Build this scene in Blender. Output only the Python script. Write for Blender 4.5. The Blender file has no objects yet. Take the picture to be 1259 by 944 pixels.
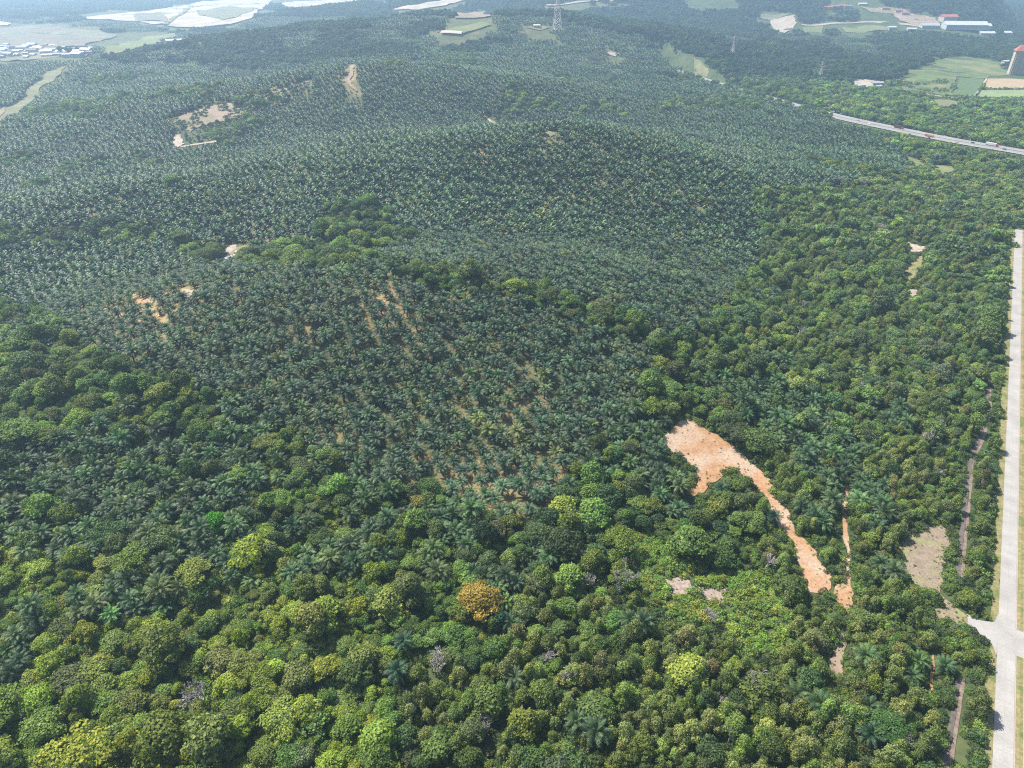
import bpy, math, random
import numpy as np
from mathutils import Vector
from mathutils.geometry import delaunay_2d_cdt

rng = np.random.default_rng(11)
random.seed(11)
SC = bpy.context.scene
COL = SC.collection
TAU = 2 * math.pi

# ------------------------------------------------------------------ camera model
FPX, CX, CY = 860.0, 629.5, 472.0
PITCH = math.atan(532 / 860)
HCAM = 220.0
SP, CP = math.sin(PITCH), math.cos(PITCH)

# the concrete road on the right is a straight line on flat ground
RD = np.array([0.5305, 0.8477])           # along the road
RN = np.array([0.8477, -0.5305])          # to its right
R0 = np.array([152.1, 124.5])             # a point on its left edge


def road_uv(x, y):
    dx, dy = np.asarray(x) - R0[0], np.asarray(y) - R0[1]
    return dx * RD[0] + dy * RD[1], dx * RN[0] + dy * RN[1]


def sstep(a, b, v):
    t = np.clip((np.asarray(v, float) - a) / (b - a), 0, 1)
    return t * t * (3 - 2 * t)


HILLS = [(-98, 402, 150, 80, 45, .12), (10, 400, 90, 60, 5, 0), (-10, 752, 190, 105, 57, 0), (150, 700, 110, 80, 12, 0),
         (-340, 640, 160, 60, 24, .1), (-330, 1130, 230, 120, 52, .15), (-60, 1180, 160, 90, 30, 0),
         (60, 1900, 360, 220, 74, 0), (-500, 1750, 420, 220, 46, 0), (-170, 1420, 180, 90, 32, 0), (330, 1250, 170, 110, 3, 0),
         (-230, 235, 110, 70, 10, 0), (700, 2900, 700, 300, 60, 0), (1500, 2900, 600, 350, 90, 0), (-300, 2900, 500, 260, 45, 0),
         (2500, 5200, 1500, 600, 170, 0), (0, 5600, 1600, 500, 120, 0)]


def flat(px, py, z=0.0):
    ry, rz = (CY - py) * SP + FPX * CP, (CY - py) * CP - FPX * SP
    t = (z - HCAM) / rz
    return ((px - CX) * t, ry * t)


HWP = [(1360, 210), (1310, 198), (1259, 187.5), (1200, 178.5), (1149, 169), (1100, 159), (1049, 148.5), (1030, 144), (1000, 136.5), (970, 129), (940, 120), (900, 109), (870, 100.5), (845, 92), (820, 84), (800, 76)]
HWF = [flat(a, b, 4.0) for a, b in HWP]


def seg_dist(x, y, line):
    d = np.full(np.shape(x), 1e9)
    for (x0, y0), (x1, y1) in zip(line[:-1], line[1:]):
        dx, dy = x1 - x0, y1 - y0
        t = np.clip(((x - x0) * dx + (y - y0) * dy) / (dx * dx + dy * dy + 1e-9), 0, 1)
        d = np.minimum(d, np.hypot(x - x0 - t * dx, y - y0 - t * dy))
    return d


def height(x, y):
    x, y = np.asarray(x, float), np.asarray(y, float)
    z = np.zeros(np.broadcast(x, y).shape)
    for cx, cy, sx, sy, a, sh in HILLS:
        u, v = (x - cx), (y - cy)
        v = v - sh * u
        z = z + a * np.exp(-.5 * ((u / sx) ** 2 + (v / sy) ** 2))
    far = sstep(150, 500, y)
    z = z + far * (3.2 * np.sin(x * .021 + 1.3 * np.sin(y * .013)) * np.sin(y * .017 + .7) + 2.2 * np.sin(x * .043 + y * .03 + 1.1)
                   * np.sin(y * .037 - x * .012)) + (1 - far) * 1.2 * np.sin(x * .05 + 1) * np.sin(y * .06)
    u, v = road_uv(x, y)
    z = z * sstep(15, 170, -v)
    m = (y > 800) & (y < 2100) & (x > 250) & (x < 1000)
    if m.any():
        z = np.array(z)
        hd = seg_dist(x[m], y[m], HWF)
        k = 1 - sstep(17, 40, hd)
        z[m] = z[m] * (1 - k) + 4.0 * k
    return z


def project(x, y, z):
    dz = np.asarray(z) - HCAM
    depth = y * CP - dz * SP
    up = y * SP + dz * CP
    depth = np.where(depth < 1, 1, depth)
    return CX + FPX * x / depth, CY - FPX * up / depth, depth


def unproject(pts):
    """photo pixels -> points on the terrain (first hit)"""
    P = np.asarray(pts, float).reshape(-1, 2)
    rx = P[:, 0] - CX
    ry = (CY - P[:, 1]) * SP + FPX * CP
    rz = (CY - P[:, 1]) * CP - FPX * SP
    n = np.sqrt(rx ** 2 + ry ** 2 + rz ** 2)
    rx, ry, rz = rx / n, ry / n, np.minimum(rz / n, -.012)
    ts = np.geomspace(90, 16000, 1500)
    X, Y, Z = rx[:, None] * ts, ry[:, None] * ts, HCAM + rz[:, None] * ts
    below = Z < height(X, Y)
    k = np.argmax(below, 1)
    k = np.where(below.any(1), np.maximum(k, 1), len(ts) - 1)
    lo, hi = ts[k - 1], ts[k]
    for _ in range(24):
        m = (lo + hi) / 2
        b = HCAM + rz * m < height(rx * m, ry * m)
        hi = np.where(b, m, hi)
        lo = np.where(b, lo, m)
    X, Y = rx * hi, ry * hi
    return np.stack([X, Y, height(X, Y)], 1)


def in_poly(px, py, poly):
    px, py = np.asarray(px), np.asarray(py)
    r = np.zeros(px.shape, bool)
    n = len(poly)
    for i in range(n):
        x0, y0 = poly[i]
        x1, y1 = poly[(i + 1) % n]
        if y0 == y1:
            continue
        c = (y0 > py) != (y1 > py)
        r ^= c & (px < (x1 - x0) * (py - y0) / (y1 - y0) + x0)
    return r


def vnoise(x, y, s, seed=0):
    """smooth value noise in 0..1"""
    x, y = np.asarray(x) / s, np.asarray(y) / s
    xi, yi = np.floor(x), np.floor(y)
    fx, fy = x - xi, y - yi
    fx, fy = fx * fx * (3 - 2 * fx), fy * fy * (3 - 2 * fy)

    def hsh(a, b):
        v = np.sin(a * 127.1 + b * 311.7 + seed * 74.7) * 43758.5453
        return v - np.floor(v)
    return (hsh(xi, yi) * (1 - fx) + hsh(xi + 1, yi) * fx) * (1 - fy) + (hsh(xi, yi + 1) * (1 - fx) + hsh(xi + 1, yi + 1) * fx) * fy


# ------------------------------------------------------------------ materials
def new_mat(name):
    m = bpy.data.materials.new(name)
    m.use_nodes = True
    nt = m.node_tree
    b = nt.nodes['Principled BSDF']
    return m, nt, b


def N(nt, t, **kw):
    n = nt.nodes.new(t)
    for k, v in kw.items():
        setattr(n, k, v)
    return n


def noise_col(nt, scale, c0, c1, lo=.35, hi=.65, detail=6, vec=None):
    if vec is None:
        g = N(nt, 'ShaderNodeNewGeometry')
        vec = g.outputs['Position']
    nz = N(nt, 'ShaderNodeTexNoise')
    nz.inputs['Scale'].default_value = scale
    nz.inputs['Detail'].default_value = detail
    nt.links.new(vec, nz.inputs['Vector'])
    cr = N(nt, 'ShaderNodeValToRGB')
    cr.color_ramp.elements[0].position = lo
    cr.color_ramp.elements[1].position = hi
    cr.color_ramp.elements[0].color = (*c0, 1)
    cr.color_ramp.elements[1].color = (*c1, 1)
    nt.links.new(nz.outputs['Fac'], cr.inputs['Fac'])
    return cr.outputs['Color'], nz.outputs['Fac']


def mix(nt, fac, a, b, mode='MIX'):
    m = N(nt, 'ShaderNodeMix', data_type='RGBA', blend_type=mode)
    if isinstance(fac, (int, float)):
        m.inputs[0].default_value = fac
    else:
        nt.links.new(fac, m.inputs[0])
    for v, i in ((a, 6), (b, 7)):
        if isinstance(v, tuple):
            m.inputs[i].default_value = (*v, 1) if len(v) == 3 else v
        else:
            nt.links.new(v, m.inputs[i])
    return m.outputs[2]


def simple_mat(name, c0, c1=None, scale=.5, rough=.8, big=None, bump=0, metal=0, mottle=None):
    m, nt, b = new_mat(name)
    if c1 is None:
        c1 = tuple(v * .8 for v in c0)
    c0, c1 = (tuple(v * .74 for v in c) for c in (c0, c1))
    col, f = noise_col(nt, scale, c0, c1)
    if big:
        s, c2, lo, hi = big
        c2 = tuple(v * .74 for v in c2)
        _, f2 = noise_col(nt, s, c0, c1)
        mr = N(nt, 'ShaderNodeMapRange')
        mr.inputs['From Min'].default_value = lo
        mr.inputs['From Max'].default_value = hi
        nt.links.new(f2, mr.inputs['Value'])
        col = mix(nt, mr.outputs['Result'], col, c2)
    if mottle:
        cm, _ = noise_col(nt, mottle, (.72, .7, .67), (1.12, 1.1, 1.08), .3, .66, 9)
        col = mix(nt, 1.0, col, cm, 'MULTIPLY')
    nt.links.new(col, b.inputs['Base Color'])
    b.inputs['Roughness'].default_value = rough
    b.inputs['Metallic'].default_value = metal
    b.inputs['Specular IOR Level'].default_value = .25
    if bump:
        bp = N(nt, 'ShaderNodeBump')
        bp.inputs['Strength'].default_value = bump
        bp.inputs['Distance'].default_value = .4
        nt.links.new(f, bp.inputs['Height'])
        nt.links.new(bp.outputs['Normal'], b.inputs['Normal'])
    return m


def leaf_mat(name, rough=.5, trans=.25, spec=.35):
    """leaf colour = the plant's own tint, varied leaf by leaf"""
    m, nt, b = new_mat(name)
    at = N(nt, 'ShaderNodeAttribute', attribute_type='INSTANCER', attribute_name='tint')
    sh = N(nt, 'ShaderNodeAttribute', attribute_type='GEOMETRY', attribute_name='leaf')
    hs = N(nt, 'ShaderNodeHueSaturation')
    mv = N(nt, 'ShaderNodeMapRange')
    mv.inputs['To Min'].default_value = .5
    mv.inputs['To Max'].default_value = 1.5
    nt.links.new(sh.outputs['Fac'], mv.inputs['Value'])
    nt.links.new(mv.outputs['Result'], hs.inputs['Value'])
    mh = N(nt, 'ShaderNodeMapRange')
    mh.inputs['To Min'].default_value = .515
    mh.inputs['To Max'].default_value = .485
    nt.links.new(sh.outputs['Fac'], mh.inputs['Value'])
    nt.links.new(mh.outputs['Result'], hs.inputs['Hue'])
    nt.links.new(at.outputs['Color'], hs.inputs['Color'])
    nt.links.new(hs.outputs['Color'], b.inputs['Base Color'])
    b.inputs['Roughness'].default_value = rough
    b.inputs['Specular IOR Level'].default_value = spec
    tr = N(nt, 'ShaderNodeBsdfTranslucent')
    g = mix(nt, 1.0, hs.outputs['Color'], (1.02, 1.25, .5), 'MULTIPLY')
    nt.links.new(g, tr.inputs['Color'])
    mx = N(nt, 'ShaderNodeMixShader')
    mx.inputs[0].default_value = trans
    nt.links.new(b.outputs[0], mx.inputs[1])
    nt.links.new(tr.outputs[0], mx.inputs[2])
    nt.links.new(mx.outputs[0], nt.nodes['Material Output'].inputs['Surface'])
    return m


M_LEAF = leaf_mat('tree_leaves', .6, .36, .2)
M_FROND = leaf_mat('palm_fronds', .5, .2, .28)
M_BARK = simple_mat('bark', (.16, .12, .09), (.09, .07, .055), 3)
M_PALEBARK = simple_mat('pale_bark', (.34, .31, .28), (.22, .2, .18), 3)
M_DEAD = simple_mat('dead_wood', (.5, .45, .43), (.34, .3, .28), 2)
M_PTRUNK = simple_mat('palm_trunk', (.11, .085, .06), (.05, .04, .03), 4)
M_DRYFROND = simple_mat('dry_frond', (.24, .15, .075), (.14, .09, .05), 2)

# ------------------------------------------------------------------ scene helpers


def mesh_obj(name, verts, faces, mats, parent=None, midx=None, attr=None, uv=None, link=True, smooth=False):
    me = bpy.data.meshes.new(name)
    me.from_pydata(verts, [], faces)
    for m in mats if isinstance(mats, (list, tuple)) else [mats]:
        me.materials.append(m)
    if midx is not None:
        me.polygons.foreach_set('material_index', np.asarray(midx, np.int32))
    if attr is not None:
        a = me.attributes.new('leaf', 'FLOAT', 'FACE')
        a.data.foreach_set('value', np.asarray(attr, np.float32))
    if uv is not None:
        l = me.uv_layers.new(name='uv')
        vi = np.empty(len(me.loops), np.int32)
        me.loops.foreach_get('vertex_index', vi)
        l.data.foreach_set('uv', np.asarray(uv, np.float32)[vi].ravel())
    if smooth:
        me.polygons.foreach_set('use_smooth', np.ones(len(me.polygons), bool))
    me.update()
    o = bpy.data.objects.new(name, me)
    if link:
        COL.objects.link(o)
    if parent is not None:
        o.parent = parent
    return o


def tag(o, label, cat=None, group=None, kind=None):
    o['label'] = label
    if cat:
        o['category'] = cat
    if group:
        o['group'] = group
    if kind:
        o['kind'] = kind
    return o


def empty(name, loc, rz=0):
    e = bpy.data.objects.new(name, None)
    COL.objects.link(e)
    e.location = loc
    e.rotation_euler = (0, 0, rz)
    return e


class MB:
    """collects boxes and tubes into one mesh"""

    def __init__(s):
        s.v, s.f, s.m = [], [], []

    def poly(s, vs, faces, m=0):
        k = len(s.v)
        s.v += [tuple(v) for v in vs]
        s.f += [tuple(k + i for i in f) for f in faces]
        s.m += [m] * len(faces)

    def box(s, x0, x1, y0, y1, z0, z1, m=0, taper=0):
        t = taper
        s.poly([(x0, y0, z0), (x1, y0, z0), (x1, y1, z0), (x0, y1, z0), (x0 + t, y0 + t, z1), (x1 - t, y0 + t, z1), (x1 - t, y1 - t, z1), (x0 + t, y1 - t, z1)],
               [(0, 3, 2, 1), (4, 5, 6, 7), (0, 1, 5, 4), (1, 2, 6, 5), (2, 3, 7, 6), (3, 0, 4, 7)], m)

    def tube(s, a, b, ra, rb, n=5, m=0, cap=False):
        a, b = Vector(a), Vector(b)
        d = (b - a).normalized()
        u = d.orthogonal().normalized()
        w = d.cross(u)
        vs = []
        for p, r in ((a, ra), (b, rb)):
            for i in range(n):
                t = TAU * i / n
                vs.append(p + u * (r * math.cos(t)) + w * (r * math.sin(t)))
        fs = [(i, (i + 1) % n, n + (i + 1) % n, n + i) for i in range(n)]
        if cap:
            fs += [tuple(range(n - 1, -1, -1)), tuple(range(n, 2 * n))]
        s.poly(vs, fs, m)

    def build(s, name, mats, parent=None, link=True, attr=None):
        return mesh_obj(name, s.v, s.f, mats, parent, s.m, link=link, attr=attr)


# ------------------------------------------------------------------ plant shapes (built round the origin, base at z = 0)
def palm_shape(seed, nf=34, L=4.7, trunk=4.5, stations=13, lean=.0, w=.17):
    r = random.Random(seed)
    t = MB()
    top = Vector((lean * trunk, lean * .4 * trunk, trunk))
    prev = Vector((0, 0, -.6))
    for i in range(1, 5):
        q = Vector((top.x * (i / 4) ** 1.5, top.y * (i / 4) ** 1.5, -.6 + (trunk + .6) * i / 4))
        t.tube(prev, q, .42 - .03 * i + .04, .42 - .03 * i, 6)
        prev = q
    # a skirt of dry fronds
    for i in range(5):
        a = r.random() * TAU
        b = top + Vector((math.cos(a) * 1.5, math.sin(a) * 1.5, -.9))
        c = top + Vector((math.cos(a) * 2.1, math.sin(a) * 2.1, -2.6))
        s = Vector((-math.sin(a), math.cos(a), 0)) * .28
        t.poly([top - s, top + s, b + s * 1.6, b - s * 1.6, c], [(0, 1, 2, 3), (3, 2, 4)], 1)
    c = MB()
    leaf = []
    for k in range(nf):
        az = k * 2.39996 + r.uniform(-.25, .25)
        q = k / (nf - 1)
        el = math.radians(82 - 92 * q ** .85 + r.uniform(-8, 8))
        ln = L * (.72 + .28 * math.sin(q * 2.4)) * r.uniform(.88, 1.1)
        droop = math.radians(r.uniform(48, 80))
        tone = r.random() * .75 + .12
        n = stations
        pts, dirs = [top.copy()], []
        for i in range(n):
            e = el - droop * ((i + .5) / n) ** 1.6
            d = Vector((math.cos(az) * math.cos(e), math.sin(az) * math.cos(e), math.sin(e)))
            dirs.append(d)
            pts.append(pts[-1] + d * (ln / n))
        side = Vector((-math.sin(az), math.cos(az), 0))
        side = (side + Vector((0, 0, r.uniform(-.35, .35)))).normalized()
        for i in range(1, n):
            f = i / n
            ll = 1.15 * math.sin(min(1, .12 + f * 1.05) * math.pi * .93) ** .6 * r.uniform(.85, 1.1) * L / 4.7
            d = dirs[min(i, n - 1)]
            up = side.cross(d).normalized()
            if up.z < 0:
                up = -up
            p = pts[i]
            for sgn in (-1, 1):
                tip = p + (side * sgn * .8 + d * .62 + up * r.uniform(-.62, -.12)).normalized() * ll
                hw = d * w
                mid = p.lerp(tip, .55) + up * .08
                c.poly([p - hw * .6, p + hw * .6, mid + hw, tip, mid - hw * .7], [(0, 1, 2, 4), (4, 2, 3)])
                v = min(1, max(0, tone + r.uniform(-.2, .2)))
                leaf += [v, v]
        # rachis
        for i in range(0, n - 1, 3):
            c.tube(pts[i], pts[min(i + 3, n)], .07, .05, 3)
            leaf += [.8] * 3
    return t, c, leaf


def palm_far_shape(seed, nf=22, L=5.1, trunk=4.0):
    r = random.Random(seed)
    t = MB()
    t.tube((0, 0, -.6), (0, 0, trunk), .4, .34, 4)
    c = MB()
    leaf = []
    for k in range(nf):
        az = k * 2.39996 + r.uniform(-.25, .25)
        q = k / (nf - 1)
        el = math.radians(76 - 88 * q + r.uniform(-8, 8))
        ln = L * r.uniform(.85, 1.1)
        droop = math.radians(r.uniform(50, 80))
        tone = r.random() * .6 + .2
        side = Vector((-math.sin(az), math.cos(az), r.uniform(-.3, .3))).normalized()
        p = Vector((0, 0, trunk))
        prof = (.15, .95, .85, .1)
        row = []
        for i in range(4):
            row.append((p + side * prof[i] - Vector((0, 0, .25)) * prof[i], p.copy(), p - side * prof[i] - Vector((0, 0, .25)) * prof[i]))
            e = el - droop * (i / 3) ** 1.5
            p = p + Vector((math.cos(az) * math.cos(e), math.sin(az) * math.cos(e), math.sin(e))) * (ln / 3)
        vs = [x for rr in row for x in rr]
        fs = []
        for i in range(3):
            fs += [(3 * i, 3 * i + 1, 3 * i + 4, 3 * i + 3), (3 * i + 1, 3 * i + 2, 3 * i + 5, 3 * i + 4)]
        c.poly(vs, fs)
        leaf += [min(1, max(0, tone + r.uniform(-.1, .1))) for _ in fs]
    return t, c, leaf


def leaves_on(blobs, dens, size, seed, low=-.45, tuft=.95, fuzz=.17):
    """leaf-clump faces spread through the outer part of ellipsoid clumps"""
    g = np.random.default_rng(seed)
    V, F, A = [], [], []
    C = np.array([b[0] for b in blobs], float)
    R = np.array([b[1] for b in blobs], float)
    for i, (c, rr) in enumerate(zip(C, R)):
        area = 4 * math.pi * ((rr[0] * rr[1]) ** 1.6 / 3 + (rr[0] * rr[2]) ** 1.6 / 3 + (rr[1] * rr[2]) ** 1.6 / 3) ** (1 / 1.6)
        n = int(area * dens)
        d = g.normal(size=(n, 3))
        d /= np.linalg.norm(d, axis=1)[:, None]
        d = d[d[:, 2] > low]
        rad = 1 + g.normal(size=len(d)) * fuzz - (g.random(len(d)) < .25) * g.random(len(d)) * .4
        P = c + d * rr * rad[:, None]
        keep = np.ones(len(P), bool)
        for j in range(len(C)):
            if j != i:
                keep &= (((P - C[j]) / R[j]) ** 2).sum(1) > .55
        P, d = P[keep], d[keep]
        nn = d / rr
        nn /= np.linalg.norm(nn, axis=1)[:, None]
        nn = nn + g.normal(size=nn.shape) * tuft * .55 + np.array([0, 0, .25])
        nn /= np.linalg.norm(nn, axis=1)[:, None]
        rv = g.normal(size=nn.shape)
        u = np.cross(nn, rv)
        u /= np.linalg.norm(u, axis=1)[:, None] + 1e-9
        w = np.cross(nn, u)
        s = size * g.uniform(.55, 1.35, len(P))
        tone = g.normal(.5, .1)
        for k in range(len(P)):
            a = s[k]
            b = a * g.uniform(.5, .9)
            j = g.uniform(-.3, .3, 4)
            k0 = len(V)
            V.append(tuple(P[k] + u[k] * a))
            V.append(tuple(P[k] + w[k] * b + u[k] * a * j[0] + nn[k] * a * j[2]))
            V.append(tuple(P[k] - u[k] * a * (.8 + j[1])))
            V.append(tuple(P[k] - w[k] * b + u[k] * a * j[1] - nn[k] * a * .2))
            F.append((k0, k0 + 1, k0 + 2, k0 + 3))
            A.append(min(1, max(0, tone + g.normal() * .16)))
    return V, F, A


def tree_trunk(blobs, seed, r0=.35, frac=.5):
    t = MB()
    r = random.Random(seed)
    hz = min(b[0][2] for b in blobs) * frac + .8
    t.tube((0, 0, -1), (0, 0, hz * .5), r0 * 1.25, r0, 6)
    t.tube((0, 0, hz * .5), (r.uniform(-.2, .2), r.uniform(-.2, .2), hz), r0, r0 * .85, 6)
    for b in blobs[:9]:
        c = Vector(b[0])
        m = Vector((c.x * .4, c.y * .4, hz + (c.z - hz) * .55))
        t.tube((0, 0, hz * .92), m, r0 * .5, r0 * .33, 4)
        t.tube(m, c + Vector((0, 0, b[1][2] * .3)), r0 * .33, r0 * .12, 4)
    return t


def round_blobs(seed, R=5.0, Hh=8.5, n=15, br=(1.5, 2.4), flat=.8):
    r = random.Random(seed)
    out = [((0, 0, Hh - 1.9), (R * .55, R * .55, 2.0 * flat))]
    for k in range(n):
        q = (k + .5) / n
        a = k * 2.39996 + r.uniform(-.4, .4)
        rad = R * math.sqrt(q) * r.uniform(.6, 1.08) * (1 + .22 * math.cos(2 * a + seed) + .14 * math.cos(3 * a + 2 * seed))
        s = r.uniform(br[0] * .62, br[1]) * (1.1 - .3 * q)
        z = Hh - 1.3 - (Hh * .5) * (rad / R) ** 2 * r.uniform(.55, 1.25) + r.uniform(-1.1, 1.0)
        out.append(((rad * math.cos(a), rad * math.sin(a), max(z, 1.6)), (s, s * r.uniform(.8, 1.2), s * flat * r.uniform(.75, 1.2))))
    return out


def umbrella_blobs(seed, R=6.0, Hh=9, n=18):
    r = random.Random(seed)
    out = []
    for k in range(n):
        q = (k + .5) / n
        a = k * 2.39996 + r.uniform(-.4, .4)
        rad = R * math.sqrt(q) * r.uniform(.8, 1)
        s = r.uniform(1.5, 2.4)
        out.append(((rad * math.cos(a), rad * math.sin(a), Hh - 1.4 - 1.6 * (rad / R) ** 2 + r.uniform(-.9, .5)), (s, s, s * .38)))
    return out


def plume_blobs(seed, R=2.9, Hh=10.5, n=13):
    r = random.Random(seed)
    out = [((0, 0, Hh - 2.2), (1.25, 1.25, 2.0))]
    for k in range(n):
        q = (k + .5) / n
        a = k * 2.39996 + r.uniform(-.5, .5)
        rad = R * (.35 + .65 * q) * r.uniform(.75, 1.05)
        s = r.uniform(.6, 1.3)
        z = Hh - 2.2 + r.uniform(-1.2, .9) - (Hh * .5) * q * r.uniform(.8, 1.1)
        out.append(((rad * math.cos(a), rad * math.sin(a), z), (s, s, s * r.uniform(1.25, 1.75))))
    return out


def shrub_blobs(seed, R=2.2, Hh=2.4, n=8):
    r = random.Random(seed)
    out = []
    for k in range(n):
        q = (k + .5) / n
        a = k * 2.39996 + r.uniform(-.5, .5)
        rad = R * math.sqrt(q) * r.uniform(.6, 1)
        s = r.uniform(.7, 1.2)
        out.append(((rad * math.cos(a), rad * math.sin(a), Hh * (.75 - .4 * q) * r.uniform(.7, 1.1)), (s, s, s * .75)))
    return out


def dead_shape(seed, Hh=9, depth=4, spread=.6, r0=.26, twig=.05):
    r = random.Random(seed)
    t = MB()

    def grow(p, d, ln, rad, dep):
        q = p + d * ln
        r1 = max(rad * .68, twig * .7)
        t.tube(p, q, rad, r1, 4 if dep > 1 else 3)
        if dep == 0:
            return
        for i in range(r.choice((2, 3, 3))):
            nd = (d + Vector((r.uniform(-1, 1), r.uniform(-1, 1), r.uniform(-.25, .6))) * spread).normalized()
            grow(p.lerp(q, r.uniform(.65, 1)) if i else q, nd, ln * r.uniform(.6, .82), r1, dep - 1)
    grow(Vector((0, 0, -.6)), Vector((r.uniform(-.1, .1), r.uniform(-.1, .1), 1)).normalized(), Hh * .36, r0, depth)
    return t


# variants: name -> list of (trunk mesh object, crown mesh object, joined far object)
PROTO = {}
FAR = {}


def add_proto(kind, trunk, tmats, V, F, A, cmat, tname='trunk', cname='crown'):
    to = trunk.build(tname, tmats, link=False)
    co = mesh_obj(cname, V, F, cmat, link=False, attr=A)
    PROTO.setdefault(kind, []).append((to.data, co.data))
    nv = len(trunk.v)
    fv = list(trunk.v) + list(V)
    ff = list(trunk.f) + [tuple(i + nv for i in f) for f in F]
    nt_ = len(tmats) if isinstance(tmats, list) else 1
    mats = (tmats if isinstance(tmats, list) else [tmats]) + [cmat]
    mi = list(trunk.m) + [nt_] * len(F)
    fo = mesh_obj('plant', fv, ff, mats, link=False, midx=mi, attr=[.5] * len(trunk.f) + list(A))
    FAR.setdefault(kind, []).append(fo)


for i in range(5):
    t, c, lf = palm_shape(100 + i, nf=27 + i, L=5.15 + .15 * i, trunk=(4.2, 5.2, 3.4, 6.0, 4.6)[i], lean=(0, .05, -.04, .08, -.06)[i])
    add_proto('palm', t, [M_PTRUNK, M_DRYFROND], c.v, c.f, lf, M_FROND)
for i in range(4):
    t, c, lf = palm_far_shape(140 + i, trunk=3.6 + .5 * i)
    add_proto('palm_far', t, [M_PTRUNK], c.v, c.f, lf, M_FROND)
for i in range(7):
    b = round_blobs(200 + i, R=(5, 4.3, 5.6, 4.6, 5.2, 5.8, 4.0)[i], Hh=(8.5, 9.5, 8, 10.5, 7.2, 10, 7.5)[i], n=(20, 17, 26, 18, 22, 30, 14)[i])
    add_proto('broad', tree_trunk(b, 300 + i), [M_BARK], *leaves_on(b, 7.5, .42, 400 + i), M_LEAF)
for i in range(4):
    b = umbrella_blobs(220 + i, R=4.6 + .6 * i, Hh=8.5 + i)
    add_proto('umbrella', tree_trunk(b, 320 + i, .3, .7), [M_BARK], *leaves_on(b, 6.5, .4, 420 + i, low=-.2), M_LEAF)
for i in range(6):
    b = plume_blobs(240 + i, R=(2.9, 3.4, 2.6, 3.1, 3.7, 2.4)[i], Hh=(10.5, 9.5, 11.5, 10, 9, 8)[i], n=(14, 17, 12, 15, 19, 10)[i])
    add_proto('acacia', tree_trunk(b, 340 + i, .2, .6), [M_PALEBARK], *leaves_on(b, 11.5, .27, 440 + i, low=-.75, fuzz=.24), M_LEAF)
b = round_blobs(291, R=8.3, Hh=12, n=46, br=(1.5, 2.5))
add_proto('ochre', tree_trunk(b, 391, .5), [M_BARK], *leaves_on(b, 7, .4, 491, fuzz=.2), M_LEAF)
for i in range(4):
    b = shrub_blobs(260 + i, R=2.0 + .25 * i, Hh=2.1 + .4 * i)
    add_proto('shrub', tree_trunk(b, 360 + i, .08, .3), [M_BARK], *leaves_on(b, 9, .33, 460 + i, low=-.2), M_LEAF)
# distant woodland: one low clump of crowns
for i in range(3):
    b = round_blobs(280 + i, R=5.0, Hh=8.5, n=9, br=(1.9, 2.8))
    add_proto('broad_far', tree_trunk(b[:3], 380 + i), [M_BARK], *leaves_on(b, 1.7, .85, 480 + i), M_LEAF)
r_ = random.Random(5)
for i in range(3):
    tm, V, F, A = MB(), [], [], []
    for k in range(12):
        x, y = r_.uniform(-15, 15), r_.uniform(-15, 15)
        b = [((c[0] + x, c[1] + y, c[2] + r_.uniform(-2, 2)), s) for c, s in round_blobs(500 + 20 * i + k, R=r_.uniform(4, 6), Hh=r_.uniform(7, 11), n=6, br=(2, 3))]
        v, f, a = leaves_on(b, .8, 1.25, 600 + k)
        F += [tuple(q + len(V) for q in ff) for ff in f]
        V += v
        A += a
        tm.tube((x, y, -1), (x, y, 5), .3, .2, 3)
    add_proto('wood_clump', tm, [M_BARK], V, F, A, M_LEAF)
for i in range(3):
    tm, V, F, A = MB(), [], [], []
    for k in range(12):
        x, y = (k % 4) * 8.6 - 13 + (k // 4 % 2) * 4.3 + r_.uniform(-1, 1), (k // 4) * 8.2 - 8 + r_.uniform(-1, 1)
        t, c, lf = palm_far_shape(700 + k + 20 * i, nf=13, trunk=3.5 + r_.uniform(-1, 1))
        F += [tuple(q + len(V) for q in ff) for ff in c.f]
        V += [(p[0] + x, p[1] + y, p[2]) for p in c.v]
        A += lf
        tm.tube((x, y, -1), (x, y, 3.5), .4, .3, 3)
    add_proto('palm_clump', tm, [M_PTRUNK], V, F, A, M_FROND)
DEADM = []
for i in range(4):
    t = dead_shape(800 + i, Hh=(10, 8, 7.5, 9)[i], depth=(6, 5, 6, 5)[i], spread=(.6, .68, .8, .55)[i], twig=.06)
    o = t.build('branches', [M_DEAD], link=False)
    DEADM.append(o)

# ------------------------------------------------------------------ ground
gx = np.concatenate([-np.geomspace(700, 9000, 40)[::-1], np.arange(-690, 691, 6.0), np.geomspace(700, 9000, 40)])
gy = np.concatenate([np.arange(-260, 1300, 6.0), np.geomspace(1300, 14000, 130)])
X, Y = np.meshgrid(gx, gy)
Zt = height(X, Y)
nx, ny = len(gx), len(gy)
verts = np.stack([X.ravel(), Y.ravel(), Zt.ravel()], 1)
ii = np.arange(nx * ny).reshape(ny, nx)
quads = np.stack([ii[:-1, :-1].ravel(), ii[:-1, 1:].ravel(), ii[1:, 1:].ravel(), ii[1:, :-1].ravel()], 1)

SOIL_SPOTS = [(170, 385, 80, 28, .9), (110, 410, 60, 22, .6), (235, 365, 40, 14, .6), (480, 385, 50, 40, .75), (370, 400, 30, 35, .4), (600, 605, 55, 38, .95), (680, 605, 25, 15, .8),
              (560, 470, 60, 40, .4), (640, 500, 60, 50, .4), (430, 95, 40, 18, .5), (340, 115, 60, 14, .5), (590, 185, 30, 10, .5), (690, 180, 50, 12, .5), (735, 235, 50, 18, .4),
              (100, 265, 30, 12, .6), (400, 545, 25, 30, .55), (820, 250, 40, 20, .4), (310, 290, 30, 14, .5), (440, 270, 40, 14, .4), (590, 95, 60, 10, .3)]


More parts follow.
